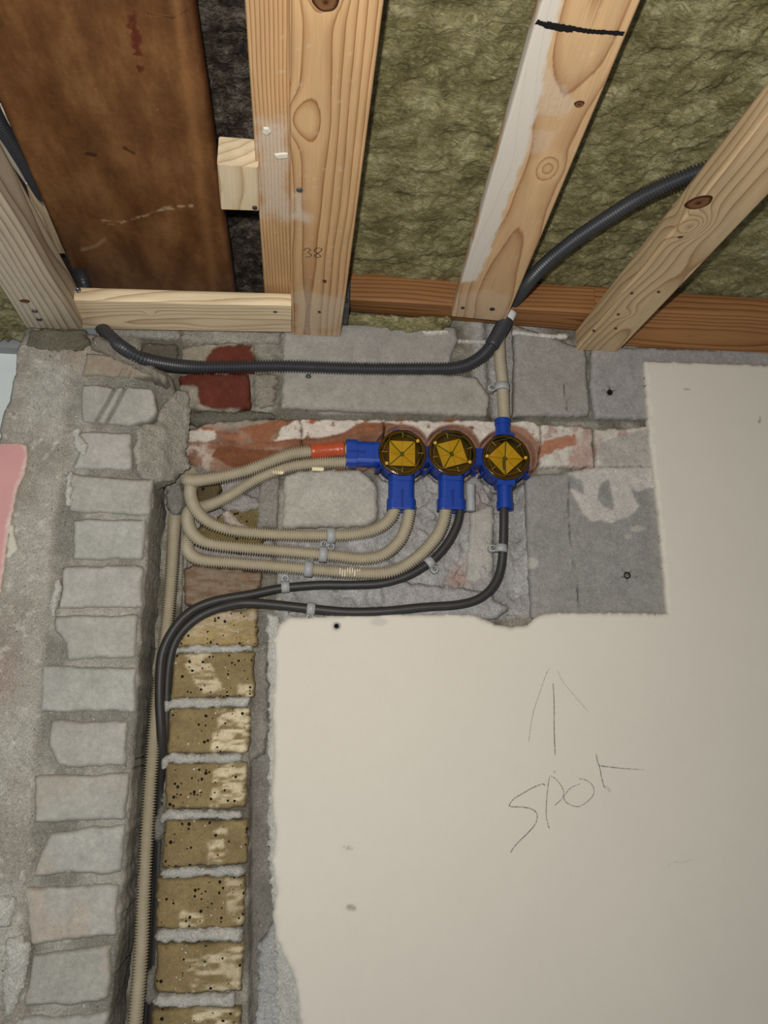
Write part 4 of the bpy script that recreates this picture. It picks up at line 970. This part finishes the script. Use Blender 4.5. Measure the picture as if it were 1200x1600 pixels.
# ============================================================ JUNCTION BOXES
def star_loop(c, rad, amp, n, rot, tr, m=96, y=0.0):
    a = np.arange(m+1)*2*math.pi/m; r = rad+amp*(np.tanh(4*np.cos(n*(a-rot))))
    return np.stack([c[0]+r*np.cos(a), np.full_like(a, c[1]+y), c[2]+r*np.sin(a)], 1)
def stadium(c, s, n, hs, hn, seg=10, rr=None):
    """rounded rectangle in plane s,n"""
    rr = rr or hn*0.9; pts = []
    for cx, cy, a0 in ((hs-rr, hn-rr, 0), (-hs+rr, hn-rr, 90), (-hs+rr, -hn+rr, 180), (hs-rr, -hn+rr, 270)):
        for k in range(seg//2+1):
            a = math.radians(a0+90*k/(seg//2)); pts.append(c+s*(cx+rr*math.cos(a))+n*(cy+rr*math.sin(a)))
    return np.array(pts)
def spout_double(o, d, l0, l1, parent, name='double_spout', w=0.0185):
    s = np.cross(d, NY); n = NY; rings = []
    for l, k in ((l0, 1.0), (l0+0.66*(l1-l0), 1.0), (l0+0.67*(l1-l0), 1.10), (l1-0.001, 1.11), (l1, 1.10)):
        rings.append(stadium(o+d*l, s, n, w*k, 0.0118*(1+(k-1)*1.2), rr=0.0085))
    inner = [stadium(o+d*l, s, n, w*0.99, 0.0098, rr=0.008) for l in (l1, l1-0.018)]
    v, f = loft(rings+inner, True, True)
    r_ = mesh(name, v, f, M_BLUE, parent, False)
    # centre rib and entry flange
    v, f = obox(o+d*(l0+0.68*(l1-l0))+n*0.0125, (s, d, n), (0.0014, 0.013, 0.0016)); mesh('centre_rib', v, f, M_BLUE2, r_, False)
    v, f = loft([stadium(o+d*l, s, n, w*0.92, 0.0145, rr=0.006) for l in (l0-0.001, l0+0.007)]); mesh('flange', v, f, M_BLUE, r_, False)
    return r_
def spout_single(o, d, l0, l1, parent):
    rings = disc_rings(o, d, [(0.0112, l0), (0.0112, l0+0.72*(l1-l0)), (0.0122, l0+0.73*(l1-l0)), (0.0122, l1), (0.0104, l1), (0.0104, l1-0.016)], 40)
    r_ = mesh('spout', *loft(rings), M_BLUE, parent, False)
    v, f = obox(o+d*(l0+0.003), (np.cross(d, NY), d, NY), (0.0135, 0.0045, 0.0125)); mesh('flange', v, f, M_BLUE, r_, False)
    return r_
YC = -0.030
BP = [P(x, y, YC) for x, y in BOX]
labs = ['blue junction box with amber cover, leftmost, with two double spouts', 'blue junction box with amber cover, middle of the three', 'blue junction box with amber cover, rightmost, with top and bottom spouts']
DZ = np.array([0, 0, -1.0]); UZ = -DZ; LX = np.array([-1.0, 0, 0])
boxes = []
for bi, c in enumerate(BP):
    t = thing('junction_box', labs[bi], 'junction box', tuple(c), 'three blue junction boxes in a row')
    boxes.append(t)
    ax = NY; prof = [(0.0325, -0.045), (0.0345, -0.040), (0.0350, -0.012), (0.0350, -0.011), (0.0351, -0.004), (0.0349, -0.0035), (0.0335, -0.003), (0.0335, -0.012), (0.0318, -0.013), (0.0315, -0.038), (0.001, -0.038)]
    body = mesh('body', *loft(disc_rings(c, ax, prof, 64), True, True), M_BLUE, t, True)
    cup = mesh('dark_inside', *loft(disc_rings(c, ax, [(0.0312, -0.0135), (0.030, -0.036), (0.001, -0.0365)], 48), False, True), M_INNER, t, True)
    # ribs and lugs around the rim
    for a in np.radians([75, 105, 205, 232, 308, 335]):
        dd = np.array([math.cos(a), 0, math.sin(a)]); tt = np.array([-math.sin(a), 0, math.cos(a)])
        v, f = obox(c+dd*0.0350-NY*0.011, (dd, tt, NY), (0.0019, 0.0055, 0.0075)); mesh('lug', v, f, M_BLUE2, t, False)
    for a in np.radians([215, 325]):
        dd = np.array([math.cos(a), 0, math.sin(a)]); tt = np.array([-math.sin(a), 0, math.cos(a)])
        v, f = obox(c+dd*0.040-NY*0.018, (dd, tt, NY), (0.0055, 0.0012, 0.010)); mesh('fin', v, f, M_BLUE2, t, False)
    rot = [0.0, math.radians(17), math.radians(43)][bi]
    cov = mesh('cover', *loft(disc_rings(c, ax, [(0.0346, -0.004), (0.0350, -0.0015), (0.0346, 0.0), (0.0335, 0.0006), (0.002, 0.0006)], 64), False, True), M_AMBER, t, True)
    # pyramid insert
    e1 = np.array([math.cos(rot), 0, math.sin(rot)]); e2 = np.array([-math.sin(rot), 0, math.cos(rot)]); hs = 0.0188
    cc = c-NY*0.004
    cor = [cc+e1*hs*a+e2*hs*b for a, b in ((-1, -1), (1, -1), (1, 1), (-1, 1))]; apex = cc-NY*0.0035
    ins_ = [apex+e1*0.003*a+e2*0.003*b for a, b in ((-1, -1), (1, -1), (1, 1), (-1, 1))]
    back = [p-NY*0.002 for p in cor]
    v = np.array(cor+ins_+back); f = [(i, (i+1) % 4, 4+(i+1) % 4, 4+i) for i in range(4)]+[(4, 5, 6, 7)]+[(8+i, 8+(i+1) % 4, (i+1) % 4, i) for i in range(4)]
    mesh('amber_rim', *loft(disc_rings(c, ax, [(0.0318, -0.0022), (0.0346, -0.0022)], 48), False, False), M_RIM, t, True)
    pyr = mesh('pyramid_insert', v, f, M_GOLD, t, False)
    v, f = obox(apex+NY*0.0006, (e1, e2, NY), (0.0031, 0.0036, 0.0008)); mesh('core', v, f, M_GREEN, pyr, False)
    for k in range(4):
        a_, b_ = cor[k], ins_[k]; mid = (a_+b_)/2; dr = unit(b_-a_); sd = unit(np.cross(dr, NY))
        m_ = [M_INNER, M_AMBERS, M_INNER, M_GREEN if bi != 2 else M_AMBERS][k]
        v, f = obox(mid+NY*0.0005, (dr, sd, unit(np.cross(dr, sd))), (np.linalg.norm(b_-a_)/2, 0.0007 if m_ is not M_AMBERS else 0.0010, 0.0006), 0.0002); mesh('corner_rib', v, f, m_, pyr, False)
        ed = (cor[k]+cor[(k+1) % 4])/2; dr = unit(apex-ed); sd = unit(np.cross(dr, NY))
        v, f = obox(ed*0.62+apex*0.38+NY*0.0003, (dr, sd, unit(np.cross(dr, sd))), (0.0068, 0.0004, 0.0004), 0.0001); mesh('seam', v, f, M_AMBERS, pyr, False)
    if bi == 2:
        v, f = obox(apex+NY*0.002-e1*0.006*math.sin(rot)-ZA*0.008, (XA, ZA, YA), (0.0014, 0.009, 0.0008)); mesh('core', v, f, M_GREEN, pyr, False)
    # moulded outline, ticks and bosses on the cover
    lp = star_loop(c, 0.0285, 0.0016, 4, rot+0.35, 0, y=-0.0002)
    v, f = tube_mesh(lp, 0.00028, 6); mesh('moulded_line', v, f, M_AMBERS, cov, True)
    for k in range(4):
        a = rot+k*math.pi/2+(0 if bi else 0); dd = np.array([math.cos(a), 0, math.sin(a)])
        v, f = tube_mesh(np.array([c+dd*0.0225+NY*0.0008, c+dd*0.0265+NY*0.0008, c+dd*0.0305+NY*0.0008]), 0.0003, 6); mesh('moulded_line', v, f, M_AMBERS, cov, True)
    for sg in (0, 1):
        a = [math.radians(40), math.radians(-28), math.radians(0)][bi]+sg*math.pi; dd = np.array([math.cos(a), 0, math.sin(a)])
        if bi == 0 and sg: dd = np.array([math.cos(math.radians(217)), 0, math.sin(math.radians(217))])
        mesh('boss', *loft(disc_rings(c+dd*0.0288, NY, [(0.0026, -0.0005), (0.0025, 0.0012), (0.0016, 0.0016), (0.0012, 0.0010), (0.0002, 0.0010)], 16), False, True), M_AMBERS, cov, True)
YS = 0.016      # spout centre behind the cover
spout_double(BP[0]-NY*YS, LX, 0.034, 0.081, boxes[0])
spout_double(BP[0]-NY*YS, DZ, 0.034, 0.083, boxes[0])
spout_double(BP[1]-NY*YS, DZ, 0.034, 0.084, boxes[1])
spout_single(BP[2]-NY*YS, UZ, 0.032, 0.064, boxes[2])
spout_single(BP[2]-NY*YS, DZ, 0.034, 0.075, boxes[2])
for a, b, t in ((BP[0], BP[1], boxes[0]), (BP[1], BP[2], boxes[1])):
    v, f = obox((a+b)/2-NY*0.02, (XA, ZA, YA), (0.008, 0.013, 0.012)); mesh('coupling', v, f, M_BLUE2, t, False)

# ============================================================ CONDUITS AND CABLES
def conduit_thing(pts, rad, mat, label, group, name='corrugated_conduit', pitch=0.0034, seam=False, parts=(), splash=None):
    path, (v, f) = conduit(pts, rad, pitch)
    if not parts and not seam and splash is None:
        o = mesh(name, v, f, mat, None, True); return tag(o, label, 'conduit', group)
    t = thing(name, label, 'conduit', tuple(path[0]), group)
    mesh('corrugated_pipe', v, f, mat, t, True)
    if splash:
        xs, ys = proj(path); vs_ = []
        for i in range(1, len(path)-1):
            if i % 4 in (1,) and splash[0] < xs[i] < splash[1] and path[i][1] < -0.01 and ys[i] > 850:
                tt_ = unit(path[i+1]-path[i-1]); bb_ = np.cross(tt_, NY); a0 = -0.9+0.9*RS.rand(); a1 = a0+0.4+0.9*RS.rand()
                rg = []
                for a in np.linspace(a0, a1, 8):
                    d = NY*math.cos(a)+bb_*math.sin(a)
                    rg.append(np.array([path[i]+d*(rad-0.0004)-tt_*0.0007, path[i]+d*(rad+0.0005)-tt_*0.0006, path[i]+d*(rad+0.0005)+tt_*0.0013, path[i]+d*(rad-0.0004)+tt_*0.0014]))
                vs_.append(loft(rg))
        sp = mesh('plaster_splash', *join(vs_), M_SPLASH, t, True)
    for (p3, r_, m_, nm, lb) in parts:
        o = cap_tube(nm, p3, r_, m_, t, 20, 0.003)
        if lb: o['label'] = lb
    return t
G1 = 'beige corrugated conduits'
RB = 0.0092; yc = YC+YS
def W(lst): return [P(x, y, Y) for x, y, Y in lst]
conduit_thing(W([(308, 732, 0.03), (293, 742, 0.008), (292, 750, -0.006), (306, 751, -0.016), (340, 746, -0.024), (380, 737, -0.026), (420, 722, -0.026), (452, 710, -0.022), (480, 706, -0.018), (510, 705, yc), (545, 703, yc)]),
              RB, M_BEIGE, 'beige corrugated conduit with orange taped end, uppermost loop', G1,
              parts=[(W([(485, 705.5, -0.0165), (505, 704, -0.0145), (522, 702, yc), (538, 701, yc)]), 0.0112, M_ORANGE, 'orange_tape', 'orange tape wrapped round the conduit end')])
conduit_thing(W([(300, 800, 0.02), (312, 794, 0.008), (328, 789, 0.0), (355, 777, -0.006), (385, 758, -0.010), (415, 742, -0.012), (450, 730, -0.013), (500, 723, yc), (545, 722, yc)]),
              RB, M_BEIGE, 'beige corrugated conduit running just below the orange taped one', G1)
conduit_thing(W([(312, 752, 0.012), (300, 756, -0.002), (297, 772, -0.012), (305, 795, -0.018), (325, 815, -0.020), (355, 827, -0.018), (400, 833, -0.015), (460, 836, -0.014), (540, 836, -0.014), (578, 830, -0.014), (602, 818, yc), (614, 804, yc), (618, 790, yc)]),
              RB, M_BEIGE, 'beige corrugated conduit looping from the hole to left tube of the leftmost box', G1)
conduit_thing(W([(303, 794, 0.016), (294, 802, 0.0), (294, 820, -0.010), (306, 840, -0.016), (330, 850, -0.017), (380, 856, -0.015), (440, 861, -0.014), (520, 868, -0.014), (560, 873, -0.014), (596, 868, -0.014), (622, 848, -0.014), (634, 825, yc), (639, 804, yc), (641, 790, yc)]),
              RB, M_BEIGE, 'beige corrugated conduit, middle loop, entering right tube of leftmost box', G1)
conduit_thing(W([(298, 838, 0.02), (292, 850, 0.0), (297, 866, -0.010), (315, 875, -0.014), (360, 879, -0.014), (420, 884, -0.014), (500, 891, -0.014), (570, 896, -0.014), (612, 893, -0.014), (645, 876, -0.015), (673, 850, -0.015), (688, 828, -0.014), (695, 806, yc), (697, 790, yc)]),
              RB, M_BEIGE, 'beige corrugated conduit, lowest loop, with white plaster splash', G1, splash=(530, 564, 0.0))
conduit_thing(W([(274, 800, 0.03), (272, 826, 0.012), (269, 880, 0.006), (263, 955, 0.004), (256, 1010, 0.002), (246, 1090, 0.0), (237, 1190, -0.008), (230, 1290, -0.016), (225, 1380, -0.020), (220, 1490, -0.023), (211, 1600, -0.026), (199, 1780, -0.03)]),
              RB, M_BEIGE, 'long vertical beige corrugated conduit in the chase beside the pier', G1)
conduit_thing(W([(785, 500, -0.004), (780, 530, -0.006), (781, 560, -0.008), (785, 600, -0.010), (787, 640, yc), (788, 660, yc)]),
              RB, M_BEIGE, 'short upright beige corrugated conduit above the rightmost box', G1)
G2 = 'smooth black cables'
def cable(pts, label, r=0.0061):
    o = cap_tube('black_cable', W(pts), r, M_CABLE, None, 16, 0.003); return tag(o, label, 'cable', G2)
cable([(719, 788, yc), (718, 806, yc), (710, 830, -0.013), (694, 856, -0.012), (672, 878, -0.011), (640, 898, -0.010), (600, 911, -0.009), (550, 914, -0.008), (500, 914, -0.008), (440, 919, -0.009), (390, 929, -0.012), (343, 937, -0.016), (308, 949, -0.019),
       (285, 966, -0.021), (268, 988, -0.022), (257, 1010, -0.022), (251, 1035, -0.021), (249, 1090, -0.018), (252, 1150, -0.010), (252, 1200, 0.008), (250, 1260, 0.022), (246, 1400, 0.026), (236, 1600, 0.026), (228, 1780, 0.026)], 'black cable from the middle box curving left then down the chase')
cable([(787, 785, yc), (787, 810, yc), (786, 850, -0.012), (782, 890, -0.010), (770, 917, -0.010), (748, 936, -0.010), (715, 945, -0.010), (660, 949, -0.010), (600, 955, -0.010), (540, 956, -0.010), (486, 951, -0.011), (430, 945, -0.014), (380, 942, -0.018), (345, 949, -0.012),
       (315, 961, -0.010), (290, 980, -0.008), (273, 1003, -0.006), (265, 1030, -0.004), (261, 1070, 0.0), (260, 1130, 0.006), (258, 1180, 0.014), (248, 1300, 0.026), (238, 1440, 0.030), (228, 1600, 0.032), (218, 1780, 0.032)], 'black cable from the rightmost box running below the others and down the chase', 0.0064)
# dark corrugated conduits at the ceiling
G3 = 'dark corrugated conduits'
jl_pts = [Q(-60, 60, 2.43), Q(-8, 180, 2.43), Q(18, 222, 2.435), Q(42, 262, 2.44), Q(72, 318, 2.45), Q(98, 368, 2.45), Q(118, 412, 2.44), P(130, 440, -0.01), P(144, 484, 0.006), P(156, 508, -0.004), P(172, 526, -0.05), P(190, 542, -0.084), P(218, 558, -0.084), P(250, 567, -0.060), P(300, 573, -0.030), P(360, 573, -0.018), P(440, 572, -0.014), P(560, 576, -0.013),
          P(650, 576, -0.014), P(715, 574, -0.016), P(748, 560, -0.020), P(768, 540, -0.024), P(778, 524, -0.028)]
conduit_thing(jl_pts, 0.0096, M_BLACKC, 'dark grey corrugated conduit crossing the wall from the left joist', G3, pitch=0.0040)
zc_ = 2.378
r_pts = [P(781, 518, -0.030), P(793, 494, -0.036), P(802, 474, -0.045), Q(822, 446, 2.352), Q(850, 414, 2.356), Q(895, 377, 2.365), Q(945, 343, 2.37), Q(1000, 309, 2.372), Q(1060, 281, 2.374), Q(1110, 262, 2.376), Q(1160, 246, 2.378)]
conduit_thing(r_pts, 0.0096, M_BLACKC, 'dark grey corrugated conduit rising from the wall to the knotty joist', G3, pitch=0.0040,
              parts=[([P(768, 540, -0.024), P(776, 526, -0.027), P(786, 508, -0.031), P(792, 496, -0.034)], 0.0112, M_BLACKC, 'socket', 'smooth dark socket joining the conduit'),
                     ([P(791, 497, -0.034), P(794.5, 490, -0.036), P(797, 485, -0.038)], 0.0117, M_WHITEP, 'white_ring', 'white ring round the conduit')])

# saddle clips
def clip(px, py, Y, tx, ty, side, rad, label):
    """(tx,ty) pipe direction in the picture plane, side +1/-1 foot side"""
    c = P(px, py, Y); t = unit(P(px+tx*10, py+ty*10, Y)-c); n = NY; b = np.cross(t, n)*side
    T = thing('saddle_clip', label, 'clip', tuple(c), 'grey saddle clips holding the pipes')
    ro, ri, hw = rad+0.0022, rad+0.0004, 0.0058
    an = np.radians(np.linspace(-100, 95, 26)); rings = []
    for a in an:
        d = n*math.cos(a)+b*math.sin(a)
        rings.append(np.array([c+d*ri-t*hw, c+d*ro-t*(hw-0.0004), c+d*ro+t*(hw-0.0004), c+d*ri+t*hw]))
    mesh('strap', *loft(rings), M_CLIP, T, True)
    fc = c+b*(ro+0.0035)-n*(rad*0.55)
    rr = [stadium(fc+n*o, t, b, 0.0052*k, 0.0058*k, rr=0.0045) for o, k in ((-0.008, 1), (0.0015, 1), (0.0022, 0.9))]
    ft = mesh('foot', *loft(rr), M_CLIP, T, False)
    mesh('nail', *loft(disc_rings(fc+n*0.0022, n, [(0.0031, -0.001), (0.0031, 0.0010), (0.0022, 0.0016), (0.0012, 0.0016), (0.0009, 0.0009), (0.0001, 0.0009)], 16), False, True), M_STEEL, ft, True)
    return T
clip(517, 837, -0.014, 1, 0, 1, RB, 'grey saddle clip on the upper beige loop, nail below')
clip(505, 866, -0.014, 1, 0.08, -1, RB, 'grey saddle clip on the middle beige loop, nail above')
clip(482, 889, -0.014, 1, 0.08, -1, RB, 'grey saddle clip on the lowest beige loop')
clip(446, 917, -0.008, 1, -0.06, -1, 0.0061, 'grey saddle clip on the upper black cable, near the brown brick')
clip(486, 951, -0.011, 1, 0.1, 1, 0.0064, 'grey saddle clip on the lower black cable, just above the plaster')
clip(671, 879, -0.011, 0.8, -0.62, 1, 0.0061, 'grey tilted saddle clip on the black cable below the middle box')
clip(783, 857, -0.012, 0.02, -1, -1, 0.0064, 'grey saddle clip on the vertical black cable below the rightmost box')
clip(784, 605, -0.010, -0.05, -1, -1, RB, 'grey saddle clip on the beige conduit above the rightmost box')

# small leftovers
def plug(px, py, label):
    c = P(px, py, -0.016); prof = [(0.0012, -0.009)]
    for k in range(7): prof += [(0.0036, -0.008+k*0.0024), (0.0028, -0.0068+k*0.0024)]
    prof += [(0.0012, 0.009)]
    o = mesh('ribbed_plug', *loft(disc_rings(c, XA, prof, 14)), M_CREAM, None, True); return tag(o, label, 'wall plug', 'cream ribbed plug scraps under the conduit')
plug(434, 738, 'cream ribbed plug scrap under the conduit, left one'); plug(497, 733, 'cream ribbed plug scrap under the conduit, nearer the blue box')
c = P(735, 778, -0.008)
o = mesh('grey_pipe_stub', *loft(disc_rings(c, UZ, [(0.0068, -0.020), (0.0074, -0.018), (0.0068, 0.0), (0.0076, 0.018), (0.0076, 0.020), (0.006, 0.020), (0.006, 0.0)], 24)), M_CLIP, None, True)
tag(o, 'short grey pipe stub hanging between the middle and rightmost boxes', 'pipe')
c = P(526, 978, -0.0145)
t = thing('wall_anchor', 'small ringed plug hole near the top edge of the plaster', 'anchor', tuple(c))
mesh('collar', *loft(disc_rings(c, NY, [(0.0046, -0.004), (0.0048, 0.0006), (0.0036, 0.0008), (0.0032, -0.004)], 20), False, False), M_CLIP, t, True)
mesh('hole', *loft(disc_rings(c, NY, [(0.0033, -0.003), (0.0030, -0.008), (0.0001, -0.008)], 20), False, True), M_HOLE, t, True)
bpy.context.view_layer.update()
